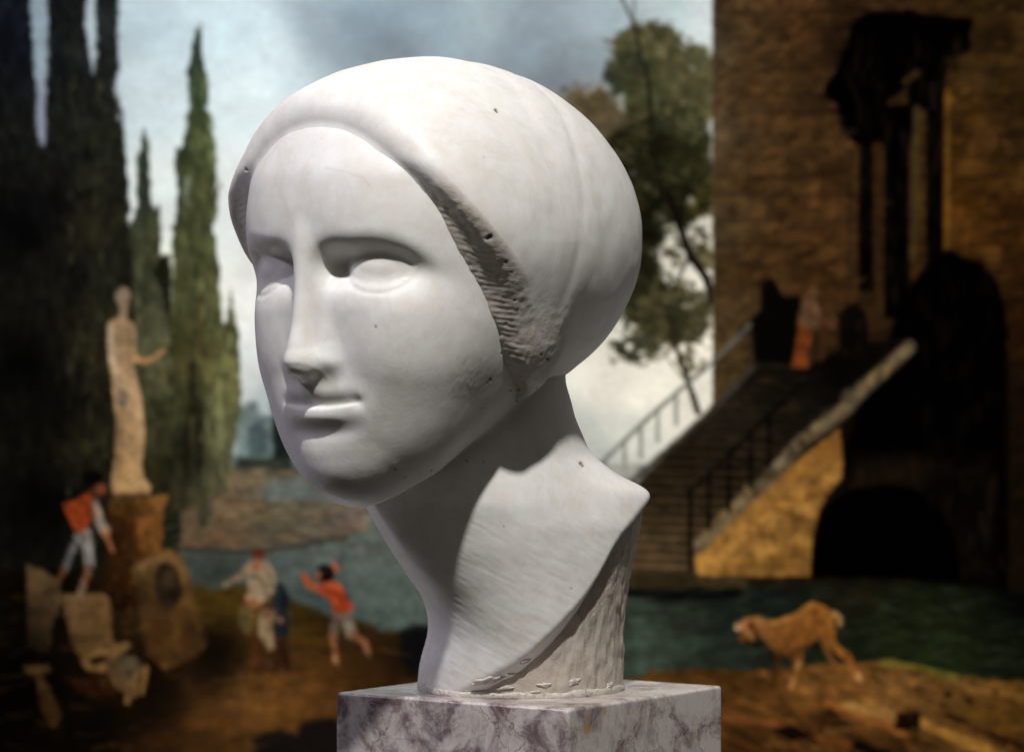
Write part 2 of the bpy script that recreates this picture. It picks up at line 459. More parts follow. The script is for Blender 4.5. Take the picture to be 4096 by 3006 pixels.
def marble(name, tint=(0.80, 0.79, 0.775), shade=(0.68, 0.645, 0.59), dirt=0.25, grain=1.0, chisel=0.0, sss=0.18, cs=(0.8, 0.8, 2.6)):
    m, nt, b, N, L = nodes(name)
    tc = N("ShaderNodeTexCoord"); ob = tc.outputs["Object"]
    big = N("ShaderNodeTexNoise", i_Scale=22.0, i_Detail=5.0, i_Roughness=0.6, i_Distortion=0.6); L(ob, big.inputs["Vector"])
    mid = N("ShaderNodeTexNoise", i_Scale=80.0, i_Detail=6.0, i_Roughness=0.65); L(ob, mid.inputs["Vector"])
    r1 = ramp(N, [(0.36, shade), (0.60, tint)]); L(big.outputs[0], r1.inputs[0])
    r1b = ramp(N, [(0.35, (0.93, 0.91, 0.88)), (0.6, (1, 1, 1))]); L(mid.outputs[0], r1b.inputs[0])
    c = mixc(N, L, 0.30, tint, r1.outputs[0]); c = mixc(N, L, 1.0, c, r1b.outputs[0], 'MULTIPLY')
    # faint grey veins
    w = N("ShaderNodeTexNoise", i_Scale=9.0, i_Detail=8.0, i_Roughness=0.62, i_Distortion=1.2); L(ob, w.inputs["Vector"])
    vv = mth(N, L, 'ABSOLUTE', mth(N, L, 'SUBTRACT', w.outputs[0], 0.5)); vr = ramp(N, [(0.0, (0.86, 0.85, 0.84)), (0.02, (1, 1, 1))]); L(vv, vr.inputs[0])
    c = mixc(N, L, 0.35, c, vr.outputs[0], 'MULTIPLY')
    at = N("ShaderNodeAttribute", attribute_name="wear"); 
    dn = N("ShaderNodeTexNoise", i_Scale=260.0, i_Detail=4.0); L(ob, dn.inputs["Vector"])
    wfac = mth(N, L, 'MULTIPLY', at.outputs["Fac"], mth(N, L, 'ADD', dn.outputs[0], 0.2), True)
    c = mixc(N, L, mth(N, L, 'MULTIPLY', wfac, dirt), c, (0.36, 0.29, 0.21))
    pt = N("ShaderNodeAttribute", attribute_name="pit"); c = mixc(N, L, pt.outputs["Fac"], c, (0.07, 0.055, 0.03))
    L(c, b.inputs["Base Color"])
    # sugary grain: the crystals glint
    vo = N("ShaderNodeTexVoronoi", i_Scale=1500.0); L(ob, vo.inputs["Vector"])
    rr = N("ShaderNodeMapRange"); L(vo.outputs["Color"], rr.inputs[0]); rr.inputs[3].default_value = 0.30; rr.inputs[4].default_value = 0.62
    L(rr.outputs[0], b.inputs["Roughness"])
    b.inputs["Specular IOR Level"].default_value = 0.35
    if sss:
        b.inputs["Subsurface Weight"].default_value = sss
        b.inputs["Subsurface Radius"].default_value = (1.0, 0.72, 0.5)
        b.inputs["Subsurface Scale"].default_value = 0.006
    # scratches of the rasp and the claw chisel
    mp = N("ShaderNodeMapping"); mp.inputs["Rotation"].default_value = (0.4, 0.9, 0.5); mp.inputs["Scale"].default_value = (1, 7, 1); L(ob, mp.inputs["Vector"])
    sc = N("ShaderNodeTexNoise", i_Scale=170.0, i_Detail=4.0, i_Distortion=0.5); L(mp.outputs[0], sc.inputs["Vector"])
    fine = N("ShaderNodeTexNoise", i_Scale=900.0, i_Detail=2.0); L(ob, fine.inputs["Vector"])
    hgt = mth(N, L, 'ADD', mth(N, L, 'MULTIPLY', sc.outputs[0], 0.8), mth(N, L, 'MULTIPLY', fine.outputs[0], 0.5))
    if chisel:
        mp2 = N("ShaderNodeMapping"); mp2.inputs["Rotation"].default_value = (0, 0, 0); L(ob, mp2.inputs["Vector"])
        mp2.inputs['Scale'].default_value = cs; wa = N("ShaderNodeTexNoise", i_Scale=170.0, i_Detail=3.0, i_Roughness=0.55, i_Distortion=0.6); L(mp2.outputs[0], wa.inputs["Vector"])
        wb = N("ShaderNodeTexNoise", i_Scale=330.0, i_Detail=2.0); L(ob, wb.inputs["Vector"])
        cc = mth(N, L, 'MULTIPLY', mth(N, L, 'MULTIPLY', wa.outputs[0], mth(N, L, 'ADD', wb.outputs[0], 0.1)), mth(N, L, 'MULTIPLY', at.outputs["Fac"], chisel))
        hgt = mth(N, L, 'ADD', hgt, cc)
    bp = N("ShaderNodeBump", i_Strength=0.26 * grain, i_Distance=0.0006); L(hgt, bp.inputs["Height"]); L(bp.outputs[0], b.inputs["Normal"])
    return m

M_SKIN = marble("white_marble", grain=0.6)
M_CAP = marble("white_marble_cap", chisel=2.2, dirt=0.75)
M_SUP = marble("rough_marble", tint=(0.51, 0.46, 0.405), shade=(0.36, 0.31, 0.265), dirt=0.4, grain=3.0, chisel=3.0, sss=0.0, cs=(2.6, 2.6, 0.45))
m, nt, b, N, L = nodes("plaster")
tc = N("ShaderNodeTexCoord"); n_ = N("ShaderNodeTexNoise", i_Scale=300.0, i_Detail=5.0); L(tc.outputs["Object"], n_.inputs["Vector"])
r_ = ramp(N, [(0.35, (0.42, 0.38, 0.33)), (0.62, (0.64, 0.60, 0.55))]); L(n_.outputs[0], r_.inputs[0]); L(r_.outputs[0], b.inputs["Base Color"]); b.inputs["Roughness"].default_value = 0.5
bp = N("ShaderNodeBump", i_Strength=0.7, i_Distance=0.0008); L(n_.outputs[0], bp.inputs["Height"]); L(bp.outputs[0], b.inputs["Normal"])
M_PLA = m

# ------------------------------------------------------------------ the bust
def img_xy(P):
    s = D / (D + P[:, 1]); return 512 + P[:, 0] * s, 375.5 - P[:, 2] * s
def shade_pits(P, g, spots, tri=None):
    ix, iy = img_xy(P); pit = np.zeros(len(P)); push = np.zeros(len(P))
    front = g[:, 1] < 0
    for (x, y, r, dk) in spots:
        d = np.hypot(ix - x * K, iy - y * K) / (r * 0.8)
        w = np.where(front, np.clip(1.35 - d, 0, 1), 0)
        pit = np.maximum(pit, np.clip(w * 1.4, 0, 1) * dk); push = np.maximum(push, w * r * 0.9)
    return pit, push
K = 1024 / 2251.0
H = 1.7
bust = bpy.data.objects.new("marble_bust", None); link(bust)
bust.location = (0.0, 0.06, -0.2123)
bust["label"] = "white marble head of a woman in a close fitting cap, standing on the plinth"
bust["category"] = "sculpture"
def under(o):
    o.matrix_parent_inverse = bust.matrix_world.inverted() if False else o.matrix_parent_inverse
    o.location = (-bust.location[0], -bust.location[1], -bust.location[2])
    return o

P, Q, g = surface(body_field, (-320, -260, -326), (230, 300, 282), H)
ix, iy = img_xy(P)
pit, push = shade_pits(P, g, [(826, 718, 1.6, 0.6), (1078, 832, 2.0, 0.95), (1072, 840, 1.3, 0.8), (1123, 858, 1.3, 1), (1103, 776, 1.2, 0.7), (1026, 1012, 1.4, 0.9), (868, 1030, 1.5, 0.8), (1060, 897, 1.1, 0.6), (1137, 880, 1.5, 0.9),
    (1277, 1017, 2.2, 0.9), (1281, 1022, 1.8, 0.8), (1256, 1293, 1.2, 0.9), (1108, 1155, 1.0, 0.6), (948, 1033, 1.2, 0.7), (890, 1048, 1.0, 0.7), (1000, 1040, 1.0, 0.6), (1062, 1014, 1.0, 0.7), (806, 560, 0.9, 0.5), (1094, 709, 1.5, 0.9)])
P = P - g * push[:, None] * 0.6
# light rasp marks on the cheek and jaw, fine hatching down the neck
u_, v_ = to_head(P[:, 0], P[:, 1])
hat = np.clip((-110 - P[:, 2]) / 40, 0, 1)
s_ = noise3(P[:, 0] * 0.35 + P[:, 2] * 0.2, P[:, 1] * 0.3, P[:, 2] + P[:, 0] * 0.45, 3.4, 21)
chk = np.exp(-(((ix - 468) / 22) ** 2 + ((iy - 375) / 30) ** 2)) * (g[:, 1] < 0)
s2 = noise3(P[:, 0] + P[:, 2] * 0.45, P[:, 1], (P[:, 2] - P[:, 0]) * 0.2, 3.0, 22)
lump = noise3(P[:, 0], P[:, 1], P[:, 2], 26.0, 23) * 0.30 + noise3(P[:, 0], P[:, 1], P[:, 2], 11.0, 24) * 0.10
P = P + g * (0.16 * hat * s_ + 0.18 * chk * np.maximum(s2, -0.2) + lump)[:, None]
vein = np.zeros(len(P))
for (x, y, x2, y2) in [(715, 368, 760, 378), (760, 378, 800, 392), (800, 392, 812, 408), (1045, 860, 1080, 830)]:
    a = np.array([x, y]) * K; bb = np.array([x2, y2]) * K; e_ = bb - a
    t = np.clip(((ix - a[0]) * e_[0] + (iy - a[1]) * e_[1]) / (e_ @ e_), 0, 1)
    vein = np.maximum(vein, np.clip(1.5 - np.hypot(ix - a[0] - t * e_[0], iy - a[1] - t * e_[1]), 0, 1) * (g[:, 1] < 0))
wear = np.clip(0.15 * chk + vein * 0.8 + np.clip((-286 - P[:, 2]) / 25, 0, 1) * 0.5, 0, 1)
skin = under(mesh_obj("face_and_neck", P * S, Q, M_SKIN, bust, attrs={"pit": pit, "wear": wear}))

skin_P, skin_g = P[P[:, 2] < -200], g[P[:, 2] < -200]
P, Q, g = surface(cap_w, (-340, -300, -60), (190, 270, 345), H)
u_, v_ = to_head(P[:, 0], P[:, 1]); au_ = np.abs(u_)
z_ = P[:, 2]
gh = np.stack(to_head(g[:, 0] + CX, g[:, 1] + CY), 1)
du = uo(z_) - ui(z_); dv = vo(z_) - vi(z_); ln = np.sqrt(du * du + dv * dv)
t = ((au_ - ui(z_)) * du + (v_ - vi(z_)) * dv) / (ln * ln)
dist = np.abs((au_ - ui(z_)) * (-dv / ln) + (v_ - vi(z_)) * du / ln)
band = np.clip(1.4 - dist / 10, 0, 1) * np.clip((205 - z_) / 45, 0, 1) * (t > -0.3) * (t < 1.4)
lob = np.clip((88 - z_) / 50, 0, 1) * np.clip(1.5 - np.abs(v_ - 10) / 60.0, 0, 1) * np.clip((au_ - 80) / 30, 0, 1)
rough = np.clip(band * 1.0 + lob * 0.9, 0, 1)
# the claw chisel's rows of short parallel grooves across the rim
ridge = np.sin((z_ * 0.95 + au_ * 0.25) * 2 * np.pi / 5.4 + 3.2 * noise3(P[:, 0], P[:, 1], z_, 16, 5))
cut_ = ridge * (0.55 + 0.5 * noise3(P[:, 0], P[:, 1], z_, 9, 6))
chip = noise3(P[:, 0], P[:, 1], z_, 5.0, 8) + 0.6 * noise3(P[:, 0], P[:, 1], z_, 10.0, 9)
lump = noise3(P[:, 0], P[:, 1], z_, 34.0, 33) * 0.7 + noise3(P[:, 0], P[:, 1], z_, 14.0, 34) * 0.25
edge = np.clip(1.2 - np.abs(t) * 6, 0, 1) * np.clip((190 - z_) / 40, 0, 1) * (dist < 8)
P = P + g * (0.32 * band * np.clip(1.3 - np.abs(t - 0.45) * 2, 0, 1) * cut_ + 0.36 * rough * chip + 0.35 * edge * chip + lump)[:, None]
# long soft folds of the cap running back over the crown
fold = np.exp(-((v_ + 28 + 0.26 * (z_ - 140)) / 9.0) ** 2) * np.clip((z_ - 20) / 60, 0, 1)
fold2 = np.exp(-((v_ - 20 + 0.2 * (z_ - 140)) / 16.0) ** 2) * np.clip((z_ - 150) / 60, 0, 1)
P = P - g * (0.9 * fold + 1.2 * fold2)[:, None]
pit, push = shade_pits(P, g, [(1090, 241, 1.7, 1), (1092, 245, 1.4, 1), (1077, 520, 2.8, 0.9), (1072, 524, 2.2, 0.9), (1112, 575, 2.0, 0.6), (1125, 598, 1.4, 0.5), (1094, 605, 1.2, 0.6), (1065, 345, 1.0, 0.5), (905, 655, 1.0, 0.4), (1132, 660, 1.3, 0.8), (1112, 710, 1.2, 0.8), (1140, 856, 1.5, 0.9), (1180, 852, 1.2, 0.8), (1205, 788, 2.2, 0.5), (1190, 778, 1.5, 0.5), (541, 372, 1.8, 0.7)])
P = P - g * push[:, None]
under(mesh_obj("cap", P * S, Q, M_CAP, bust, attrs={"pit": pit, "wear": np.clip(rough * 0.9 + 0.4 * pit, 0, 1)}, label="close fitting cap with a chiselled rim"))

P, Q, g = surface(support_field, (-120, -30, -326), (190, 230, -90), 1.7)
ix, iy = img_xy(P)
th_ = np.arctan2(-(P[:, 1] - 96), P[:, 0] - 12)
fan = noise3(th_ * 60 + (P[:, 2] + 300) * 0.10, 0 * th_, (P[:, 2] - 30 * th_) * 0.18, 3.2, 41) + 0.6 * noise3(th_ * 100, 0 * th_, P[:, 2] * 0.5, 6.5, 42)
low = np.clip((-205 - P[:, 2] + 26 * np.cos(th_ * 3)) / 25, 0, 1)
top = noise3(P[:, 0] * 0.4, P[:, 1] * 0.4, P[:, 2] - P[:, 0] * 0.8, 4.0, 43)
P = P + g * (0.85 * low * fan + 0.35 * (1 - low) * top)[:, None]
P[:, 2] = np.maximum(P[:, 2], -321.4)
sup_P = np.concatenate([P, skin_P]); sup_g = np.concatenate([g, skin_g]); sup_ix, sup_iy = img_xy(sup_P)
support = under(mesh_obj("rough_base", P * S, Q, M_SUP, bust, attrs={"pit": np.zeros(len(P)), "wear": np.clip(0.35 + 0.5 * (1 - low), 0, 1)}, label="rough hewn base under the neck, left with tool marks"))

# plaster seam where the bust is set on the plinth
NA = 240; V = []; Fq = []
an = np.linspace(0, 2 * np.pi, NA, endpoint=False)
rb = np.zeros(NA); 
for i, a in enumerate(an):
    # radius of the foot of bust in this direction
    rr_ = np.linspace(60, 150, 181)
    x = 12 + rr_ * np.cos(a); y = 96 - rr_ * np.sin(a); z = np.full(181, -313.0)
    f = np.minimum(neck_field(x, y, z), support_field(x, y, z)); ins = np.where(f < 0)[0]
    rb[i] = rr_[ins[-1]] if len(ins) else 103
kk_ = np.exp(-0.5 * (np.arange(-6, 7) / 2.5) ** 2); kk_ /= kk_.sum()
rb = np.convolve(np.concatenate([rb[-6:], rb, rb[:6]]), kk_, mode='valid')
rgs = np.random.RandomState(3)
top_h = 6.5 + 2.4 * noise3(an * 5, 0 * an, 0 * an, 1.0, 51) + 0.7 * noise3(an * 50, 0 * an, 0 * an, 1.0, 52)
rings = [(0.0, -321.9), (0.3, 0.35), (0.0, 0.85), (-0.9, 1.0), (-5.0, 1.0)]
for (dr, zt) in rings:
    for i, a in enumerate(an):
        r = rb[i] + 0.9 + dr
        z = -321.5 if zt < 0 else -321.5 + top_h[i] * zt
        V.append((12 + r * math.cos(a), 96 - r * math.sin(a), z))
for k in range(len(rings) - 1):
    for i in range(NA):
        j = (i + 1) % NA
        Fq.append((k * NA + i, (k + 1) * NA + i, (k + 1) * NA + j, k * NA + j))
under(mesh_obj("plaster_seam", np.array(V) * S, Fq, M_PLA, bust))
# crumbs of plaster and chips left on the foot
def flake(x, y, rx, rz, seed, tilt):
    d = np.hypot(sup_ix - x, sup_iy - y) + 1e3 * (sup_g[:, 1] > 0)
    ca_ = np.where(d < 2.0)[0]
    k = int(ca_[np.argmin(sup_P[ca_, 1])]); c = sup_P[k]; n = sup_g[k]
    tx = np.array([-n[1], n[0], 0]) / max(np.hypot(n[0], n[1]), 1e-6)
    if tx[0] < 0: tx = -tx
    tz = np.cross(tx, n); tz = tz if tz[2] > 0 else -tz
    a1, a2 = math.cos(tilt), math.sin(tilt)
    nu, nv = 26, 6; V = []; Fc = []
    rg = np.random.RandomState(seed); ph = rg.uniform(0, 6.28, 5); am = rg.uniform(0.05, 0.22, 5)
    for j in range(nv):
        q = j / (nv - 1)
        for i in range(nu):
            a = 2 * math.pi * i / nu
            r = 1 + sum(am[m_] * math.sin((m_ + 2) * a + ph[m_]) for m_ in range(5))
            rr = r * math.cos(q * math.pi / 2 * 0.98)
            px, pz = rx * rr * math.cos(a), rz * rr * math.sin(a)
            px, pz = px * a1 - pz * a2, px * a2 + pz * a1
            h = 1.7 * math.sin(q * math.pi / 2) + 0.35 * rg.uniform(-1, 1) * (q > 0.3) - 1.0 * (q == 0)
            V.append(c + tx * px + tz * pz + n * h)
    for j in range(nv - 1):
        for i in range(nu):
            k2 = (i + 1) % nu; Fc.append((j * nu + i, j * nu + k2, (j + 1) * nu + k2, (j + 1) * nu + i))
    under(mesh_obj("plaster_flake", np.array(V) * S, Fc, M_PLA, bust, smooth=True))
for (x, y, rx, rz, sd, ti) in [(487, 682, 14, 4.5, 1, 0.35), (498, 679, 7, 4.0, 2, 0.5), (526.5, 661.5, 6, 2.6, 3, 0.5), (513, 674, 5, 1.2, 4, -0.2), (545, 683, 6, 2.6, 5, 0.0), (575, 681, 9, 3.2, 6, 0.25), (535, 690, 6, 1.6, 7, 0), (611, 685, 6, 3, 8, 0.2), (503, 688, 9, 2.2, 9, 0.1)]:
    flake(x, y, rx, rz, sd, ti)

# ------------------------------------------------------------------ the plinth
m, nt, b, N, L = nodes("violet_breccia")
tc = N("ShaderNodeTexCoord"); ob = tc.outputs["Object"]
n1 = N("ShaderNodeTexNoise", i_Scale=30.0, i_Detail=9.0, i_Roughness=0.72, i_Distortion=0.5); L(ob, n1.inputs["Vector"])
n2_ = N("ShaderNodeTexNoise", i_Scale=13.0, i_Detail=4.0, i_Distortion=0.8); L(ob, n2_.inputs["Vector"])
n3 = N("ShaderNodeTexNoise", i_Scale=120.0, i_Detail=6.0, i_Roughness=0.7); L(ob, n3.inputs["Vector"])
mixn = mth(N, L, 'ADD', mth(N, L, 'MULTIPLY', n1.outputs[0], 0.72), mth(N, L, 'ADD', mth(N, L, 'MULTIPLY', n2_.outputs[0], 0.22), mth(N, L, 'MULTIPLY', n3.outputs[0], 0.10)))
sx = N("ShaderNodeSeparateXYZ"); L(ob, sx.inputs[0])
# the right-hand side of the block is paler stone
side = N("ShaderNodeMapRange"); L(sx.outputs[0], side.inputs[0]); side.inputs[1].default_value = -0.02; side.inputs[2].default_value = 0.04; side.inputs[3].default_value = 0.0; side.inputs[4].default_value = 0.035
val = mth(N, L, 'ADD', mixn, side.outputs[0])
rp = ramp(N, [(0.385, (0.09, 0.062, 0.066)), (0.465, (0.17, 0.125, 0.125)), (0.51, (0.34, 0.285, 0.275)), (0.545, (0.47, 0.415, 0.395)), (0.61, (0.58, 0.53, 0.505))]); L(val, rp.inputs[0])
c = rp.outputs[0]
# greyish clouds
g1 = N("ShaderNodeTexNoise", i_Scale=34.0, i_Detail=6.0, i_Distortion=2.0); L(ob, g1.inputs["Vector"]); gr = ramp(N, [(0.56, (0, 0, 0)), (0.68, (1, 1, 1))]); L(g1.outputs[0], gr.inputs[0])
c = mixc(N, L, mth(N, L, 'MULTIPLY', gr.outputs[0], 0.5), c, (0.30, 0.28, 0.29))
# ochre spots towards the right
o1 = N("ShaderNodeTexNoise", i_Scale=75.0, i_Detail=3.0, i_Distortion=0.3); L(ob, o1.inputs["Vector"]); orr = ramp(N, [(0.64, (0, 0, 0)), (0.72, (1, 1, 1))]); L(o1.outputs[0], orr.inputs[0])
os_ = N("ShaderNodeMapRange"); L(sx.outputs[0], os_.inputs[0]); os_.inputs[1].default_value = 0.0; os_.inputs[2].default_value = 0.04
c = mixc(N, L, mth(N, L, 'MULTIPLY', mth(N, L, 'MULTIPLY', orr.outputs[0], os_.outputs[0]), 0.8), c, (0.46, 0.27, 0.08))
# thin dark and pale cracks
for (sc_, th2, col, amt) in [(15.0, 0.012, (0.16, 0.115, 0.11), 0.40), (27.0, 0.010, (0.64, 0.62, 0.60), 0.30), (6.5, 0.0035, (0.13, 0.08, 0.05), 0.8)]:
    w = N("ShaderNodeTexNoise", i_Scale=sc_, i_Detail=7.0, i_Roughness=0.55, i_Distortion=0.2); L(ob, w.inputs["Vector"])
    vv = mth(N, L, 'ABSOLUTE', mth(N, L, 'SUBTRACT', w.outputs[0], 0.5)); vr = ramp(N, [(0.0, (1, 1, 1)), (th2, (0, 0, 0))]); L(vv, vr.inputs[0])
    c = mixc(N, L, mth(N, L, 'MULTIPLY', vr.outputs[0], amt), c, col)
L(c, b.inputs["Base Color"]); b.inputs["Roughness"].default_value = 0.28; b.inputs["Specular IOR Level"].default_value = 0.5
bp = N("ShaderNodeBump", i_Strength=0.15, i_Distance=0.0005); L(n3.outputs[0], bp.inputs["Height"]); L(bp.outputs[0], b.inputs["Normal"])
M_PLI = m
import bmesh
fr = np.array([35.0, -199.0]); pc = np.array([19.5, 92.0]); pr = np.array([199.0, 35.0])
cor = [pc + fr, pc + pr, pc - fr, pc - pr]
bm = bmesh.new()
vs = [bm.verts.new(((c_[0] - pc[0]) * S, (c_[1] - pc[1]) * S, z * S)) for z in (0.0, -460.0) for c_ in cor]
for f_ in [(0, 1, 2, 3), (0, 4, 5, 1), (1, 5, 6, 2), (2, 6, 7, 3), (3, 7, 4, 0), (7, 6, 5, 4)]: bm.faces.new([vs[i] for i in f_])
bmesh.ops.recalc_face_normals(bm, faces=bm.faces)
bmesh.ops.bevel(bm, geom=list(bm.edges), offset=3.4 * S, segments=4, profile=0.5, affect='EDGES')
# bring the edge to life: small dents and one chipped corner
bmesh.ops.subdivide_edges(bm, edges=[e for e in bm.edges if e.calc_length() > 60 * S], cuts=60, use_grid_fill=True)
nrm = np.array([v.co[:] for v in bm.verts]) / S
dn = 0.35 * noise3(nrm[:, 0], nrm[:, 1], nrm[:, 2], 7.0, 61) + 0.25 * noise3(nrm[:, 0], nrm[:, 1], nrm[:, 2], 3.0, 62)
for v, d_ in zip(bm.verts, dn):
    if v.co.z > -8 * S and v.co.z < 0.1 * S:
        c0 = np.array([fr[0], fr[1]]) ; q = np.hypot(v.co.x / S - c0[0], v.co.y / S - c0[1])
        edge_ = max(abs(v.co.z / S) > 0.2, 0)
        v.co.z += d_ * S * edge_
        if q < 9: v.co.z -= (9 - q) * 0.22 * S
me = bpy.data.meshes.new("plinth"); bm.to_mesh(me); bm.free()
for p in me.polygons: p.use_smooth = True
me.materials.append(M_PLI)
plinth = bpy.data.objects.new("plinth", me); plinth.location = (pc[0] * S, pc[1] * S, -321.7 * S)
link(plinth, None, label="square block of polished violet and white veined marble under the bust", category="plinth")
md = plinth.modifiers.new("wn", 'WEIGHTED_NORMAL'); md.keep_sharp = False
# ------------------------------------------------------------------ the painting: a plain landscape in the manner of an old capriccio
K = 1024 / 2251.0
X0, X1, Y0, Y1, ST = -160.0, 1184.0, -120.0, 872.0, 2.0
gx = np.arange(X0, X1 + 0.1, ST); gy = np.arange(Y0, Y1 + 0.1, ST)
PX, PY = np.meshgrid(gx / K, gy / K)          # painter's own coordinates (2251 wide in view)
NH, NW = PX.shape
IMG = np.zeros((NH, NW, 3)); IDM = np.zeros((NH, NW), dtype=np.int32)  # picture colours, with vignette darkening worked in towards the corners
MOTIFS = ['painted_sky']
def motif(name):
    MOTIFS.append(name); return len(MOTIFS) - 1
def n2(x, y, s, seed=0, ar=1.0):
    return noise3(x, y * ar, 0 * x + seed * 7.3, s, seed)
def fbm(x, y, s, seed=0, ar=1.0, o=3):
    t = 0; a = 1; w = 0
    for i in range(o):
        t = t + a * n2(x, y, s / 2 ** i, seed + i, ar); w += a; a *= 0.55
    return t / w
def sl(x0, y0, x1, y1):
    a = max(0, int((x0 * K - X0) / ST)); b = min(NW, int((x1 * K - X0) / ST) + 2)
    c = max(0, int((y0 * K - Y0) / ST)); d = min(NH, int((y1 * K - Y0) / ST) + 2)
    return slice(c, d), slice(a, b)
def psdf(pts, x, y):
    pts = np.array(pts, float); d = np.full(x.shape, 1e12); s = np.ones(x.shape)
    n = len(pts)
    for i in range(n):
        a = pts[i]; b = pts[i - 1]
        ex, ey = b - a; wx = x - a[0]; wy = y - a[1]
        t = np.clip((wx * ex + wy * ey) / (ex * ex + ey * ey + 1e-9), 0, 1)
        d = np.minimum(d, (wx - ex * t) ** 2 + (wy - ey * t) ** 2)
        c1 = y >= a[1]; c2 = y < b[1]; c3 = ex * wy > ey * wx
        fl = (c1 & c2 & c3) | (~c1 & ~c2 & ~c3)
        s = np.where(fl, -s, s)
    return s * np.sqrt(d)
def idw(x, y, C, p=2.4):
    C = np.array(C, float); num = 0; den = 0
    for cx, cy, r, g, b in C:
        w = 1 / ((((x - cx) ** 2 + (y - cy) ** 2) / 1e4 + 0.15) ** (p / 2))
        num = num + w[..., None] * np.array([r, g, b]); den = den + w
    return num / den[..., None]
GN = 0.20 * fbm(PX, PY, 22, 201) + 0.14 * fbm(PX, PY, 8, 205)      # broken colour of the brush
GE = 2.6 * fbm(PX, PY, 11, 211, 1.0, 2)                              # wavering edges
def put(S_, m, col, mid=None):
    col = np.asarray(col, float) * (1 + GN[S_])[..., None]
    IMG[S_] = IMG[S_] * (1 - m[..., None]) + col * m[..., None]
    if mid is not None:
        IDM[S_] = np.where(m > 0.5, mid, IDM[S_])
def poly(pts, col, soft=6, edge=0, es=20, mid=None, var=0.0, vs=18, ar=1.0, alpha=1.0, seed=1, cols=None):
    P = np.array(pts); m_ = soft + edge + 8
    S_ = sl(P[:, 0].min() - m_, P[:, 1].min() - m_, P[:, 0].max() + m_, P[:, 1].max() + m_)
    x, y = PX[S_], PY[S_]
    if x.size == 0: return
    d = psdf(pts, x, y) + GE[S_]
    if edge: d = d + edge * fbm(x, y, es, seed, ar)
    m = np.clip(0.5 - d / soft, 0, 1) * alpha
    c = idw(x, y, cols) if cols else np.broadcast_to(np.array(col, float), x.shape + (3,)).copy()
    if var: c = c * (1 + var * fbm(x, y, vs, seed + 11, ar))[..., None]
    put(S_, m, c, mid)
def stroke(pts, w, col, soft=4, mid=None, alpha=1.0, w2=None):
    P = np.array(pts, float); m_ = w + soft + 6
    S_ = sl(P[:, 0].min() - m_, P[:, 1].min() - m_, P[:, 0].max() + m_, P[:, 1].max() + m_)
    x, y = PX[S_], PY[S_]
    if x.size == 0: return
    d = np.full(x.shape, 1e9); n = len(P) - 1
    for i in range(n):
        a, b = P[i], P[i + 1]; e = b - a
        t = np.clip(((x - a[0]) * e[0] + (y - a[1]) * e[1]) / (e @ e + 1e-9), 0, 1)
        ww = w if w2 is None else w + (w2 - w) * (i + t) / n
        d = np.minimum(d, np.hypot(x - a[0] - e[0] * t, y - a[1] - e[1] * t) - ww / 2)
    put(S_, np.clip(0.5 - (d + 0.5 * GE[S_]) / soft, 0, 1) * alpha, col, mid)
def blob(cx, cy, rx, ry, col, soft=8, rot=0, **k):
    t = np.linspace(0, 2 * np.pi, 15)[:-1]; c, s = math.cos(rot), math.sin(rot)
    poly([(cx + rx * math.cos(a) * c - ry * math.sin(a) * s, cy + rx * math.cos(a) * s + ry * math.sin(a) * c) for a in t], col, soft, **k)
rng = np.random.RandomState(5)
def foliage(cx, cy, rx, ry, cols, n, r=(10, 24), seed=0, mid=None, ar=1.0):
    rg = np.random.RandomState(seed)
    for i in range(n):
        a = rg.uniform(0, 2 * np.pi); q = math.sqrt(rg.uniform(0, 1))
        x = cx + rx * q * math.cos(a); y = cy + ry * q * math.sin(a); s = rg.uniform(*r)
        c = np.array(cols[rg.randint(len(cols))], float) * rg.uniform(0.85, 1.15)
        blob(x, y, s, s * ar * rg.uniform(0.6, 1), c, soft=s * 0.9, mid=mid, edge=s * 0.5, es=12, seed=i, alpha=0.85)

# sky
IMG[:] = idw(PX, PY, [(0, 0, 70, 90, 100), (90, 60, 120, 140, 150), (90, 250, 120, 130, 145), (200, 80, 150, 165, 172), (320, 60, 160, 182, 190), (330, 200, 178, 196, 200),
    (520, 60, 172, 196, 202), (560, 200, 198, 214, 216), (600, 120, 185, 205, 210), (360, 420, 200, 210, 205), (520, 420, 205, 212, 208), (540, 700, 214, 216, 208), (365, 640, 225, 228, 205),
    (540, 830, 196, 202, 196), (600, 880, 150, 165, 165), (700, 60, 132, 150, 160), (800, 40, 120, 142, 155), (850, 110, 112, 126, 135), (960, 60, 128, 150, 160), (1050, 40, 140, 160, 166),
    (1150, 120, 118, 134, 144), (1220, 180, 104, 112, 120), (1290, 130, 120, 134, 142), (1320, 60, 140, 158, 166), (1480, 40, 160, 178, 180), (1540, 60, 178, 188, 186), (1330, 280, 160, 160, 155), (1500, 500, 190, 185, 165),
    (1350, 640, 190, 188, 170), (1300, 850, 222, 216, 198), (1400, 860, 225, 218, 198), (1540, 700, 226, 218, 195), (1450, 870, 222, 214, 192), (1270, 930, 176, 180, 170), (1400, 940, 190, 190, 176), (1300, 1000, 168, 172, 162), (1500, 900, 200, 194, 176)], 3.2)
IMG *= 1.05
IMG *= (1 + 0.055 * fbm(PX, PY, 130, 3, 1.7, 4) + 0.02 * fbm(PX, PY, 14, 9, 4.0))[..., None]
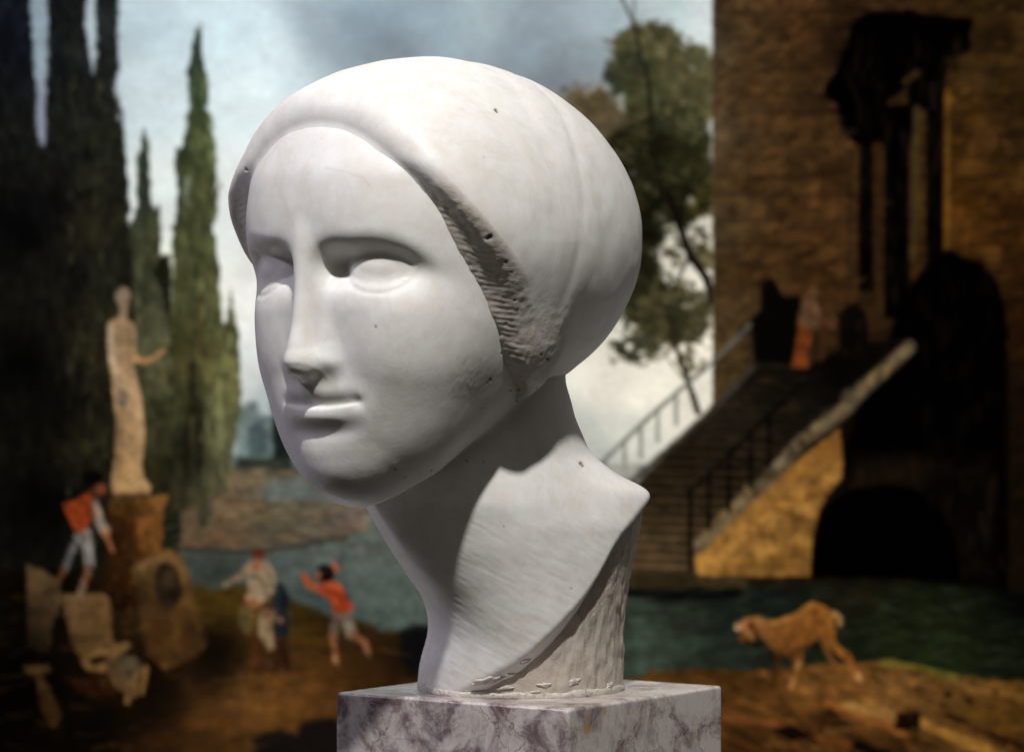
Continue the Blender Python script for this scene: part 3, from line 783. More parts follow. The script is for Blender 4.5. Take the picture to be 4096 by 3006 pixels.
# far shore, water, ground
mi = motif('painted_water')
poly([(500, 1000), (800, 1000), (1000, 1015), (1500, 1020), (1500, 1500), (400, 1500), (400, 1190)], 0, 10, mid=mi, var=0.10, vs=60, ar=4,
     cols=[(600, 1070, 120, 132, 122), (760, 1090, 96, 108, 98), (450, 1215, 66, 76, 66), (600, 1220, 80, 92, 82), (700, 1200, 92, 104, 92), (850, 1160, 98, 106, 92), (850, 1300, 88, 104, 92), (700, 1330, 60, 74, 68), (860, 1380, 76, 96, 84), (1300, 1100, 150, 152, 138), (1350, 1250, 96, 106, 88), (1100, 1300, 76, 92, 78), (1400, 1060, 165, 165, 150), (480, 1270, 52, 60, 48)])
mi = motif('painted_shore')
poly([(480, 1015), (640, 1020), (760, 1035), (720, 1050), (600, 1045), (560, 1090), (700, 1100), (800, 1105), (812, 1150), (760, 1175), (560, 1205), (360, 1200), (360, 1100)], 0, 9, edge=9, es=30, mid=mi, var=0.28, vs=30, ar=5,
     cols=[(540, 1060, 118, 106, 78), (520, 1095, 132, 96, 64), (600, 1120, 100, 94, 70), (700, 1120, 100, 92, 74), (600, 1165, 74, 62, 44), (440, 1170, 90, 74, 50), (480, 1195, 124, 84, 48), (640, 1030, 110, 92, 68), (760, 1135, 104, 90, 78)])
poly([(767, 1105), (800, 1095), (815, 1140), (800, 1165), (765, 1150)], (124, 106, 90), 10, mid=mi)
stroke([(400, 1203), (560, 1212), (760, 1180)], 8, (40, 32, 22), 10, mid=mi, alpha=0.8)
poly([(340, 560), (376, 560), (400, 1215), (250, 1240), (240, 1000)], (30, 30, 17), 10)
poly([(1360, 1225), (1700, 1225), (1700, 1320), (1360, 1320)], (14, 14, 9), 10)
mi = motif('painted_distant_trees')
poly([(515, 890), (560, 880), (570, 920), (640, 900), (680, 1000), (640, 1030), (515, 1020)], (98, 112, 108), 18, edge=14, es=24, mid=mi, alpha=0.85, var=0.15)
poly([(545, 935), (575, 915), (590, 950), (592, 1000), (548, 1005)], (66, 82, 82), 16, edge=10, mid=mi, alpha=0.8)
poly([(598, 870), (612, 860), (640, 960), (640, 1030), (600, 1025)], (26, 34, 32), 12, edge=8, mid=mi)
poly([(520, 1005), (640, 1008), (650, 1030), (520, 1028)], (46, 52, 42), 12, edge=6, mid=mi)
mi = motif('painted_bank')
poly([(-400, 1180), (240, 1220), (420, 1290), (520, 1285), (620, 1310), (760, 1360), (900, 1390), (1000, 1440), (1200, 1480), (1450, 1490), (1450, 2000), (-400, 2000)], 0, 12, edge=12, es=40, mid=mi, var=0.22, vs=46, ar=2.2,
     cols=[(440, 1300, 74, 62, 24), (520, 1340, 66, 54, 20), (640, 1345, 54, 48, 16), (700, 1380, 44, 34, 12), (820, 1400, 40, 28, 14), (500, 1420, 34, 24, 12), (640, 1500, 88, 60, 30), (540, 1520, 104, 74, 40), (450, 1560, 90, 62, 30),
           (380, 1620, 62, 40, 18), (640, 1560, 92, 62, 28), (720, 1480, 84, 56, 26), (820, 1500, 50, 32, 14), (880, 1450, 26, 18, 10), (330, 1500, 30, 20, 10), (200, 1620, 10, 6, 3), (60, 1500, 6, 4, 3), (100, 1300, 6, 5, 4), (0, 1700, 4, 3, 2), (500, 1700, 50, 34, 16), (850, 1700, 30, 20, 10)])
mi = motif('painted_rock')
poly([(878, 1385), (905, 1370), (950, 1372), (1000, 1380), (1000, 1480), (900, 1480), (880, 1440)], (16, 15, 15), 10, edge=6, mid=mi)
mi = motif('painted_rock')
poly([(555, 1620), (600, 1600), (655, 1610), (665, 1580), (735, 1575), (800, 1600), (800, 1800), (560, 1800)], (22, 17, 14), 14, edge=8, mid=mi)
# dark cypresses at the left
mi = motif('painted_cypress')
poly([(-400, -300), (62, -300), (66, 0), (74, 110), (78, 200), (85, 320), (100, 320), (104, 160), (106, 0), (110, -300), (186, -300), (190, 0), (192, 90), (206, 175), (214, 120), (212, 0), (214, -300), (262, -300), (260, 100), (262, 150), (248, 196), (262, 262), (270, 235), (276, 300), (284, 400), (286, 480), (300, 560),
      (330, 640), (360, 900), (380, 1130), (240, 1240), (-400, 1300)], 0, 7, edge=9, es=16, ar=0.6, mid=mi, var=0.55, vs=16,
     cols=[(30, 100, 10, 14, 22), (40, 30, 18, 24, 34), (150, 60, 26, 29, 26), (235, 100, 34, 38, 38), (170, 250, 30, 31, 26), (230, 300, 30, 33, 22), (250, 400, 38, 40, 28), (200, 500, 46, 42, 22), (50, 500, 5, 5, 9), (120, 450, 14, 12, 15), (170, 600, 20, 18, 15), (250, 600, 34, 36, 24),
           (280, 700, 40, 42, 20), (220, 760, 44, 38, 22), (60, 800, 4, 4, 5), (120, 900, 9, 9, 7), (340, 800, 48, 46, 28), (200, 960, 42, 38, 20), (330, 1000, 44, 42, 20), (100, 1100, 5, 4, 4), (360, 1080, 40, 36, 18), (-200, 600, 3, 3, 4)])
mi = motif('painted_cypress')
poly([(317, 283), (326, 320), (330, 360), (332, 440), (344, 460), (352, 452), (356, 520), (352, 570), (340, 600), (362, 660), (376, 740), (380, 1000), (300, 1000), (296, 600), (286, 490), (300, 470), (302, 350), (310, 330)], 0, 6, edge=7, es=14, ar=0.6, mid=mi, var=0.4, vs=14,
     cols=[(316, 330, 40, 52, 42), (318, 450, 46, 56, 44), (348, 520, 74, 76, 44), (330, 620, 54, 58, 36), (350, 700, 84, 84, 58), (365, 800, 88, 84, 52), (320, 900, 50, 50, 26)])
mi = motif('painted_cypress')
poly([(436, 62), (443, 90), (446, 130), (458, 170), (462, 210), (456, 240), (468, 262), (470, 330), (478, 350), (472, 420), (484, 410), (482, 450), (470, 500), (480, 560), (484, 640), (492, 712), (500, 700), (508, 636), (514, 690), (526, 730), (530, 830), (528, 900), (512, 1010), (504, 1080), (470, 1100),
      (466, 1150), (440, 1160), (436, 1110), (372, 1130), (378, 1000), (376, 700), (382, 560), (378, 500), (390, 470), (392, 420), (384, 370), (388, 320), (398, 330), (408, 318), (410, 260), (416, 236), (412, 150), (420, 120), (428, 90)], 0, 6, edge=8, es=14, ar=0.6, mid=mi, var=0.35, vs=15,
     cols=[(436, 100, 40, 56, 48), (440, 200, 58, 74, 50), (450, 300, 66, 78, 42), (395, 350, 44, 54, 32), (470, 300, 92, 104, 62), (440, 420, 78, 82, 44), (400, 480, 64, 70, 40), (450, 560, 82, 86, 46), (400, 600, 70, 74, 40), (470, 640, 96, 100, 56), (400, 760, 58, 58, 28),
           (430, 780, 72, 58, 26), (470, 800, 98, 96, 48), (510, 720, 66, 70, 40), (500, 800, 116, 118, 64), (480, 880, 128, 130, 76), (425, 900, 30, 26, 14), (390, 860, 62, 64, 36), (430, 1020, 22, 20, 10), (400, 1000, 38, 36, 18), (480, 980, 124, 124, 82), (495, 1050, 110, 106, 70), (450, 1100, 90, 80, 54), (390, 1080, 40, 34, 18)])
for (x, y, w, h, c) in [(425, 850, 12, 60, (28, 24, 12)), (440, 960, 12, 80, (24, 20, 10)), (410, 980, 9, 70, (20, 16, 8)), (445, 700, 6, 60, (86, 66, 32)), (412, 420, 6, 30, (150, 158, 150)), (485, 930, 9, 60, (140, 142, 88))]:
    blob(x, y, w, h, c, soft=14, mid=mi, alpha=0.7)
def feathers(n, xr, yr, cols, ln=(14, 40), w=(3, 8), seed=0, alpha=0.55, tilt=0.12, inside=None):
    rg = np.random.RandomState(seed)
    for i in range(n):
        x = rg.uniform(*xr); y = rg.uniform(*yr)
        jj = int((y * K - Y0) / ST); i2 = int((x * K - X0) / ST)
        if inside is not None and not (0 <= jj < NH and 0 <= i2 < NW and IDM[jj, i2] in inside): continue
        l = rg.uniform(*ln); t = rg.uniform(-tilt, tilt) * l
        stroke([(x, y), (x + t, y - l)], rg.uniform(*w), np.array(cols[rg.randint(len(cols))], float) * rg.uniform(0.7, 1.25), 7, alpha=alpha, w2=1.5)
CY = [k for k, n in enumerate(MOTIFS) if n == 'painted_cypress']
feathers(170, (150, 300), (60, 1120), [(64, 66, 44), (54, 56, 38), (74, 70, 42), (44, 48, 40)], seed=1, inside=CY[:1])
feathers(130, (0, 300), (0, 1150), [(6, 6, 8), (10, 10, 9)], seed=2, inside=CY[:1], alpha=0.7)
feathers(40, (20, 150), (0, 420), [(34, 42, 50), (28, 34, 40)], seed=3, inside=CY[:1])
feathers(60, (296, 378), (300, 1000), [(96, 96, 60), (38, 44, 28), (112, 110, 76)], seed=4, inside=CY[1:2], ln=(10, 28))
feathers(120, (440, 530), (120, 1100), [(128, 132, 84), (144, 146, 92), (108, 112, 66)], seed=5, inside=CY[2:3], ln=(10, 30))
feathers(120, (376, 460), (80, 1130), [(30, 38, 24), (24, 26, 14), (44, 52, 32)], seed=6, inside=CY[2:3], ln=(12, 34))
feathers(60, (395, 500), (300, 1100), [(96, 92, 50), (84, 70, 36)], seed=7, inside=CY[2:3], ln=(10, 30), alpha=0.4)
# the statue on its pedestal
mi = motif('painted_pedestal')
poly([(242, 1110), (360, 1110), (358, 1230), (352, 1340), (228, 1340), (236, 1200)], 0, 7, mid=mi, var=0.2, cols=[(260, 1180, 30, 18, 8), (300, 1250, 44, 26, 10), (335, 1150, 120, 86, 44), (335, 1230, 100, 72, 34), (250, 1320, 20, 10, 4)])
poly([(296, 1120), (356, 1118), (352, 1215), (310, 1210)], (116, 84, 42), 8, mid=mi, var=0.25)
poly([(240, 1096), (372, 1086), (368, 1106), (352, 1128), (300, 1138), (246, 1130)], 0, 6, mid=mi, cols=[(260, 1100, 84, 62, 32), (350, 1095, 170, 132, 76), (300, 1130, 50, 32, 14)])
poly([(246, 1070), (330, 1068), (332, 1088), (300, 1096), (246, 1094)], (74, 62, 42), 5, mid=mi)
mi = motif('painted_statue')
SC = [(250, 720, 160, 132, 96), (290, 730, 150, 120, 80), (270, 655, 128, 112, 96), (262, 850, 168, 132, 92), (300, 860, 206, 170, 124), (310, 950, 198, 160, 112), (262, 960, 128, 96, 60), (300, 1040, 186, 148, 94), (260, 1060, 158, 120, 72)]
blob(272, 652, 17, 23, 0, 6, mid=mi, cols=SC)
poly([(264, 668), (282, 668), (282, 700), (300, 715), (300, 790), (294, 800), (306, 840), (318, 900), (320, 960), (312, 1020), (318, 1052), (332, 1066), (328, 1084), (250, 1082), (244, 1062), (254, 1000), (256, 920), (248, 860), (244, 800), (238, 760), (240, 708), (262, 696)], 0, 6, mid=mi, var=0.10, vs=14, ar=0.4, cols=SC)
stroke([(296, 782), (318, 794), (340, 786), (362, 768)], 15, (170, 128, 82), 6, mid=mi, w2=9)
stroke([(244, 720), (246, 780), (268, 850)], 15, (188, 160, 126), 6, mid=mi)
stroke([(286, 720), (288, 780)], 5, (120, 92, 62), 8, mid=mi, alpha=0.7); stroke([(262, 820), (266, 900), (262, 980), (262, 1050)], 6, (104, 76, 48), 10, mid=mi, alpha=0.6)
blob(270, 874, 13, 20, (92, 82, 70), 7, mid=mi); blob(270, 874, 6, 10, (140, 116, 86), 6, mid=mi)
# leaning boy
mi = motif('painted_boy')
poly([(170, 1160), (200, 1160), (208, 1200), (208, 1245), (190, 1250), (182, 1205), (162, 1180)], (132, 130, 122), 6, mid=mi)
stroke([(164, 1196), (144, 1250)], 14, (92, 92, 90), 7, mid=mi); stroke([(142, 1250), (128, 1280)], 10, (110, 62, 34), 6, mid=mi)
stroke([(196, 1245), (186, 1280), (176, 1305), (190, 1318)], 14, (138, 82, 48), 6, mid=mi)
poly([(138, 1106), (170, 1096), (202, 1078), (212, 1110), (200, 1150), (168, 1174), (154, 1140)], 0, 6, mid=mi, cols=[(150, 1110, 190, 72, 20), (190, 1110, 142, 50, 14), (165, 1160, 170, 62, 20)])
stroke([(208, 1104), (222, 1150), (232, 1166)], 21, (150, 134, 112), 6, mid=mi); stroke([(232, 1168), (248, 1208)], 14, (168, 100, 56), 6, mid=mi, w2=9)
blob(205, 1050, 22, 17, (12, 8, 8), 8, mid=mi); blob(222, 1074, 14, 12, (150, 74, 36), 8, mid=mi)
# carved stones
mi = motif('painted_stone')
poly([(60, 1240), (92, 1250), (128, 1272), (142, 1318), (118, 1366), (108, 1430), (62, 1420)], 0, 9, mid=mi, var=0.25, cols=[(80, 1250, 118, 98, 62), (120, 1300, 96, 84, 60), (85, 1350, 44, 34, 22), (70, 1410, 16, 12, 8), (110, 1350, 88, 72, 46)])
mi = motif('painted_stone')
poly([(140, 1304), (230, 1302), (244, 1316), (246, 1380), (252, 1412), (210, 1430), (178, 1448), (158, 1410), (146, 1350)], 0, 8, mid=mi, var=0.2, cols=[(160, 1320, 140, 122, 88), (235, 1320, 128, 98, 54), (200, 1380, 120, 94, 54), (170, 1420, 96, 72, 38)])
for x in range(156, 240, 13): stroke([(x, 1322), (x + 6, 1400)], 4, (84, 64, 36), 6, mid=mi, alpha=0.7)
poly([(178, 1450), (215, 1425), (280, 1408), (290, 1416), (262, 1440), (230, 1475), (190, 1472)], (142, 114, 66), 8, mid=mi, var=0.2)
poly([(196, 1446), (230, 1438), (240, 1450), (205, 1462)], (30, 20, 10), 8, mid=mi)
poly([(230, 1470), (262, 1438), (300, 1440), (320, 1470), (276, 1520), (250, 1510)], 0, 8, mid=mi, var=0.3, cols=[(285, 1460, 92, 88, 80), (245, 1490, 130, 100, 52), (300, 1490, 70, 60, 44)])
for (a, b) in [((285, 1500), (280, 1540)), ((322, 1465), (312, 1520)), ((300, 1480), (296, 1525))]: stroke([a, b], 13, (134, 104, 60), 7, mid=mi)
poly([(150, 1490), (240, 1475), (262, 1530), (170, 1520)], (52, 26, 8), 14, mid=mi, alpha=0.8)
mi = motif('painted_stone')
poly([(52, 1462), (108, 1458), (112, 1474), (96, 1480), (140, 1570), (118, 1600), (92, 1560), (78, 1480), (60, 1476)], 0, 10, mid=mi, cols=[(80, 1462, 118, 92, 54), (110, 1540, 66, 44, 18), (120, 1580, 74, 50, 22), (90, 1520, 24, 14, 6)])
mi = motif('painted_stone')
poly([(288, 1245), (345, 1212), (372, 1203), (402, 1218), (418, 1262), (440, 1340), (458, 1410), (430, 1440), (364, 1472), (326, 1440), (306, 1340)], 0, 8, mid=mi, var=0.28, vs=30, cols=[(320, 1235, 138, 112, 68), (395, 1225, 128, 104, 62), (300, 1300, 30, 22, 12), (350, 1300, 104, 78, 42), (408, 1290, 120, 88, 44), (380, 1400, 98, 68, 28), (340, 1400, 80, 54, 22), (430, 1400, 62, 46, 20)])
blob(370, 1285, 30, 52, (48, 38, 26), 12, rot=-0.15, mid=mi, var=0.5, vs=14); blob(372, 1270, 15, 22, (84, 70, 48), 10, mid=mi, alpha=0.8); stroke([(310, 1250), (335, 1225), (398, 1232), (404, 1280)], 9, (156, 126, 78), 9, mid=mi, alpha=0.6)
# seated woman with child
mi = motif('painted_woman')
poly([(560, 1390), (632, 1385), (638, 1470), (600, 1478), (546, 1468)], 0, 8, mid=mi, cols=[(565, 1430, 100, 54, 18), (625, 1440, 40, 18, 8), (600, 1400, 70, 40, 16)])
poly([(600, 1275), (622, 1280), (636, 1310), (636, 1395), (606, 1400), (594, 1330)], (30, 40, 44), 7, mid=mi)
poly([(552, 1232), (590, 1232), (606, 1262), (604, 1300), (570, 1330), (548, 1300), (540, 1260)], 0, 7, mid=mi, var=0.12, cols=[(560, 1250, 168, 142, 106), (598, 1280, 176, 150, 108), (560, 1310, 178, 150, 112)])
stroke([(550, 1244), (522, 1270), (494, 1284)], 17, (166, 132, 94), 7, mid=mi, w2=9)
blob(565, 1240, 12, 14, (166, 98, 64), 7, mid=mi); blob(569, 1216, 15, 13, (124, 58, 26), 7, mid=mi)
poly([(570, 1340), (594, 1345), (604, 1420), (590, 1428), (568, 1390)], (158, 130, 88), 8, mid=mi)
blob(592, 1342, 15, 17, (138, 96, 66), 8, mid=mi); stroke([(586, 1355), (622, 1362)], 12, (150, 100, 60), 7, mid=mi)
blob(556, 1318, 17, 15, (170, 104, 60), 8, mid=mi); poly([(526, 1330), (560, 1330), (556, 1380), (540, 1392), (526, 1370)], (118, 96, 48), 9, mid=mi, alpha=0.8)
# running boy
mi = motif('painted_boy')
stroke([(756, 1208), (744, 1246)], 8, (84, 84, 78), 5, mid=mi)
stroke([(756, 1340), (772, 1390)], 24, (128, 116, 96), 7, mid=mi); stroke([(742, 1342), (734, 1392)], 22, (104, 92, 74), 7, mid=mi)
stroke([(776, 1392), (804, 1412), (808, 1428)], 14, (160, 92, 54), 6, mid=mi); stroke([(732, 1395), (738, 1452)], 14, (166, 100, 58), 6, mid=mi, w2=11)
stroke([(670, 1266), (684, 1286), (716, 1294)], 17, (192, 84, 44), 6, mid=mi)
poly([(700, 1282), (736, 1276), (752, 1286), (762, 1312), (780, 1330), (772, 1342), (736, 1344), (726, 1312), (704, 1304)], 0, 6, mid=mi, cols=[(710, 1295, 190, 62, 24), (745, 1300, 214, 76, 26), (760, 1330, 176, 52, 20)])
blob(737, 1246, 9, 13, (186, 96, 60), 6, mid=mi); blob(716, 1258, 21, 19, (22, 12, 10), 7, mid=mi); blob(700, 1262, 7, 9, (160, 88, 54), 6, mid=mi)
# tree right of the head
mi = motif('painted_tree')
OL = [(96, 92, 58), (78, 76, 44), (62, 64, 36), (110, 104, 70)]; DK = [(30, 31, 16), (42, 42, 22), (22, 22, 10), (54, 50, 24)]; TN = [(122, 108, 80), (104, 92, 62), (88, 76, 48)]
foliage(1290, 235, 50, 38, TN, 60, (9, 22), 1, mi); foliage(1345, 290, 70, 45, TN, 60, (12, 26), 2, mi); foliage(1250, 300, 60, 60, TN, 40, (14, 26), 21, mi)
foliage(1425, 115, 70, 55, OL, 110, (9, 20), 3, mi); foliage(1380, 170, 42, 42, [(52, 62, 44), (70, 74, 48)], 50, (9, 18), 4, mi); foliage(1525, 190, 45, 85, [(112, 102, 62), (88, 86, 50), (96, 96, 62)], 90, (9, 22), 5, mi)
foliage(1450, 220, 75, 60, OL, 70, (10, 22), 6, mi); foliage(1480, 300, 75, 60, [(60, 62, 36), (76, 74, 42), (48, 52, 32)], 80, (10, 22), 7, mi)
foliage(1400, 370, 80, 90, DK, 120, (12, 26), 8, mi); foliage(1500, 400, 62, 90, DK + [(66, 60, 26)], 110, (10, 24), 9, mi); foliage(1420, 480, 34, 80, DK, 50, (10, 22), 10, mi); foliage(1400, 620, 45, 70, DK + [(64, 62, 34)], 70, (10, 22), 11, mi)
foliage(1550, 420, 14, 60, [(84, 76, 34), (60, 58, 28)], 24, (7, 14), 12, mi); foliage(1545, 560, 20, 30, [(110, 100, 58)], 18, (6, 12), 13, mi)
foliage(1470, 690, 90, 62, [(66, 64, 36), (92, 86, 52), (50, 50, 28), (108, 98, 60)], 150, (7, 17), 14, mi); foliage(1400, 765, 45, 24, [(64, 62, 42), (92, 88, 64)], 40, (5, 12), 15, mi); foliage(1520, 790, 30, 24, [(150, 140, 102)], 14, (5, 11), 16, mi)
rg = np.random.RandomState(9)
for (cx, cy, rx, ry, cs_, n) in [(1430, 120, 96, 80, OL, 130), (1290, 235, 76, 60, TN, 70), (1350, 300, 90, 60, TN, 60), (1520, 200, 60, 110, [(124, 114, 74), (96, 96, 58)], 90), (1460, 330, 110, 120, DK + OL, 150), (1420, 460, 90, 130, DK, 110), (1500, 470, 70, 110, DK + OL[2:3], 90), (1410, 640, 70, 100, DK + OL[1:3], 120), (1470, 700, 120, 90, OL + DK[1:2], 220), (1395, 770, 60, 36, [(70, 70, 48), (96, 92, 68)], 50), (1520, 600, 50, 90, [(120, 112, 74), (84, 80, 46)], 50)]:
    for i in range(n):
        a = rg.uniform(0, 6.28); q = rg.uniform(0.25, 1.0) ** 0.6; x = cx + rx * q * math.cos(a); y = cy + ry * q * math.sin(a)
        if x > 1562: continue
        l = rg.uniform(8, 22); b_ = rg.uniform(0, 6.28)
        stroke([(x, y), (x + l * math.cos(b_), y + l * 0.7 * math.sin(b_))], rg.uniform(3, 8), np.array(cs_[rg.randint(len(cs_))], float) * rg.uniform(0.8, 1.25), 5, mid=mi, alpha=0.75, w2=2)
TR = (24, 18, 12)
stroke([(1358, -20), (1378, 20), (1396, 60), (1408, 120), (1424, 170), (1428, 220), (1436, 300), (1450, 400), (1474, 452)], 4, (34, 28, 18), 5, mid=mi, w2=13, alpha=0.85)
stroke([(1472, 430), (1492, 490), (1516, 560), (1552, 610), (1566, 660)], 15, TR, 4, mid=mi, w2=18); stroke([(1516, 560), (1496, 600), (1480, 640)], 8, TR, 4, mid=mi, w2=5); stroke([(1490, 540), (1460, 560)], 4, (60, 48, 34), 4, mid=mi)
stroke([(1534, 905), (1516, 850), (1496, 790), (1480, 740), (1470, 690)], 14, (58, 46, 32), 4, mid=mi, w2=7); stroke([(1512, 840), (1515, 780), (1506, 730)], 5, (96, 80, 56), 4, mid=mi); stroke([(1500, 830), (1470, 790)], 3, (110, 96, 74), 4, mid=mi)
stroke([(1394, 0), (1392, 50)], 4, (90, 90, 84), 4, mid=mi)
# tower
mi = motif('painted_tower')
poly([(1564, -400), (2800, -400), (2800, 2000), (1900, 1300), (1560, 1300), (1567, 800)], 0, 5, mid=mi, var=0.0,
     cols=[(1580, 100, 74, 70, 60), (1580, 300, 88, 80, 64), (1585, 500, 82, 72, 54), (1590, 700, 88, 74, 50), (1590, 850, 92, 78, 52), (1640, 60, 74, 58, 38), (1680, 200, 78, 58, 34), (1760, 60, 70, 48, 24), (1760, 300, 66, 48, 26), (1700, 400, 76, 58, 34), (1800, 450, 74, 50, 26), (1680, 560, 80, 58, 32), (1800, 600, 70, 46, 22),
           (1860, 100, 34, 22, 12), (2150, 150, 46, 36, 16), (2130, 250, 84, 58, 20), (2120, 400, 88, 58, 16), (2130, 500, 96, 62, 18), (2220, 300, 34, 24, 12), (2220, 500, 60, 38, 12), (2230, 700, 46, 28, 10), (2240, 900, 28, 18, 8), (1900, 900, 12, 8, 5), (1700, 900, 20, 14, 8), (2050, 900, 4, 3, 2), (1900, 1150, 12, 8, 5), (2600, 500, 24, 16, 8), (2500, 1200, 6, 4, 3), (2235, 1150, 26, 18, 8)])
# masonry: courses of uneven blocks, brushed joints
rg = np.random.RandomState(11)
yy = -260
while yy < 900:
    h = rg.uniform(34, 56); xx = 1568 + rg.uniform(-30, 0)
    while xx < 2400:
        w = rg.uniform(46, 95)
        if not (yy > 560 and xx > 1850) and xx > 1560:
            k = rg.uniform(-0.30, 0.34); x0 = max(xx, 1570)
            c = (150, 116, 66) if k > 0 else (8, 5, 2)
            poly([(x0 + 3, yy + 3), (xx + w - 3, yy - 4 + 3), (xx + w - 3, yy + h - 7), (x0 + 3, yy + h - 3)], c, 9, edge=8, es=18, alpha=abs(k) * 0.62, mid=None, seed=int(xx) % 97)
            stroke([(x0, yy + h), (xx + w, yy + h - 4)], 3, (14, 10, 6), 8, alpha=rg.uniform(0.15, 0.5))
        xx += w
    yy += h
S_ = sl(1570, -260, 2600, 1300)
wv = (PX[S_] > 1572) & (IDM[S_] == mi)
IMG[S_] = np.where(wv[..., None], IMG[S_] * (1 + 0.42 * fbm(PX[S_], PY[S_] + 0.3 * PX[S_], 26, 31, 1.6, 3))[..., None], IMG[S_])
stroke([(1566, 1), (1566, 860)], 3, (120, 110, 88), 5, alpha=0.5)
BK = (3, 2, 2)
mi = motif('painted_columns')
poly([(1880, 40), (1900, 28), (2000, 22), (2080, 36), (2136, 42), (2132, 110), (2080, 130), (2078, 200), (2040, 240), (2000, 250), (1990, 200), (1950, 230), (1945, 280), (1930, 300), (1880, 320), (1848, 290), (1840, 232), (1806, 214), (1812, 190), (1838, 150), (1856, 100)], BK, 10, edge=7, es=24, mid=mi)
poly([(1856, 250), (2010, 230), (2010, 290), (1990, 330), (1862, 300)], BK, 10, mid=mi)
for (a, b, t, bt) in [(1888, 1918, 280, 640), (1944, 1996, 230, 700), (2036, 2072, 90, 640)]: poly([(a, t), (b, t), (b + 2, bt), (a - 2, bt)], BK, 9, mid=mi)
stroke([(1868, 330), (1866, 640)], 5, (34, 26, 14), 8, mid=mi); stroke([(2015, 240), (2008, 560)], 16, (62, 50, 26), 12, mid=mi); stroke([(1930, 320), (1930, 600)], 14, (50, 30, 14), 12, mid=mi); stroke([(2082, 200), (2080, 560)], 12, (104, 68, 22), 10, mid=mi)
stroke([(2015, 160), (1990, 180)], 10, (96, 66, 26), 14, alpha=0.8)
poly([(1990, 640), (2030, 590), (2080, 545), (2104, 556), (2160, 580), (2196, 630), (2212, 700), (2216, 1330), (1850, 1330), (1850, 1000)], BK, 12, edge=6, mid=mi)
poly([(1880, 1000), (2180, 1000), (2180, 1270), (1790, 1270)], 0, 40, mid=mi, var=0.8, vs=40, alpha=0.7, cols=[(1950, 1030, 26, 18, 8), (2100, 1060, 12, 8, 4), (1900, 1100, 30, 22, 10)])
rg = np.random.RandomState(23)
for (x0, y0, x1, y1, n, c) in [(1850, 60, 2120, 300, 40, (30, 22, 13)), (1990, 600, 2200, 980, 60, (17, 12, 8)), (1860, 1000, 2200, 1270, 70, (36, 26, 13)), (1888, 320, 1915, 640, 14, (24, 17, 9)), (1950, 300, 1992, 640, 20, (26, 18, 10)), (2040, 200, 2068, 560, 20, (26, 18, 10))]:
    for i in range(n):
        x = rg.uniform(x0, x1); y = rg.uniform(y0, y1)
        stroke([(x, y), (x + rg.uniform(-8, 8), y + rg.uniform(12, 50))], rg.uniform(4, 12), np.array(c) * rg.uniform(0.6, 1.5), 10, alpha=0.45)
# staircase with its parapet
mi = motif('painted_staircase')
poly([(1652, 800), (1760, 810), (1860, 760), (2000, 740), (1990, 800), (1540, 1200), (1530, 1265), (1340, 1260), (1310, 1080), (1400, 1060), (1565, 890)], 0, 6, mid=mi,
     cols=[(1600, 920, 44, 36, 26), (1700, 850, 26, 20, 12), (1850, 800, 10, 7, 5), (1450, 1060, 38, 30, 18), (1500, 1000, 34, 27, 16), (1450, 1150, 60, 46, 26), (1420, 1220, 86, 66, 40), (1600, 1020, 28, 22, 12), (1480, 1240, 70, 54, 32)])
for i in range(20):
    y = 850 + i * 20.5; x0 = 1600 - max(0, (y - 850)) * 0.9; x0 = max(1380, x0); x1 = 1790 - (y - 850) * 0.72
    stroke([(x0, y), (x1, y + 6)], 4 + i * 0.25, (54 + 3.6 * i, 42 + 2.6 * i, 26 + 1.6 * i), 5, mid=mi, alpha=0.25 + 0.035 * i)
stroke([(1655, 805), (1565, 900), (1470, 985), (1385, 1060)], 12, (74, 66, 54), 8, mid=mi)
poly([(1372, 1262), (1440, 1255), (1530, 1262), (1640, 1268), (1640, 1292), (1520, 1290), (1380, 1300)], 0, 10, edge=8, mid=mi, var=0.3, cols=[(1400, 1265, 72, 58, 32), (1560, 1275, 78, 62, 34), (1460, 1290, 40, 30, 16)])
mi = motif('painted_parapet')
poly([(1530, 1215), (1600, 1135), (1700, 1050), (1846, 938), (1852, 1010), (1848, 1050), (1822, 1080), (1800, 1120), (1786, 1180), (1780, 1265), (1532, 1264)], 0, 7, mid=mi, var=0.16, vs=30,
     cols=[(1560, 1240, 150, 116, 58), (1640, 1180, 146, 112, 56), (1700, 1100, 132, 100, 50), (1750, 1230, 132, 100, 46), (1800, 1060, 138, 104, 50), (1690, 1250, 84, 62, 28), (1840, 970, 116, 82, 38)])
rg = np.random.RandomState(4)
for (a, b) in [((1590, 1240), (1720, 1110)), ((1720, 1110), (1848, 1005)), ((1640, 1170), (1700, 1178)), ((1700, 1178), (1698, 1262)), ((1620, 1215), (1780, 1222)), ((1740, 1110), (1745, 1220)), ((1745, 1160), (1790, 1165)), ((1790, 1060), (1815, 1085)), ((1655, 1225), (1655, 1262)), ((1720, 1165), (1745, 1140))]:
    stroke([a, b], 5, (70, 50, 24), 8, mid=mi, alpha=0.65)
for (x, y) in [(1670, 1205), (1760, 1190), (1770, 1120), (1710, 1210), (1600, 1190), (1690, 1135)]: blob(x, y, 24, 13, (168, 132, 70), 14, mid=mi, alpha=0.5)
stroke([(1998, 762), (1900, 850), (1850, 905), (1760, 970), (1690, 1050), (1600, 1130), (1535, 1198)], 30, (84, 78, 66), 9, mid=mi)
stroke([(1990, 764), (1900, 845)], 12, (104, 94, 72), 9, mid=mi, alpha=0.8); stroke([(1842, 905), (1760, 962), (1700, 1030)], 14, (110, 108, 98), 10, mid=mi, alpha=0.7); stroke([(1640, 1078), (1550, 1172)], 12, (126, 108, 66), 9, mid=mi, alpha=0.7)
rg = np.random.RandomState(19)
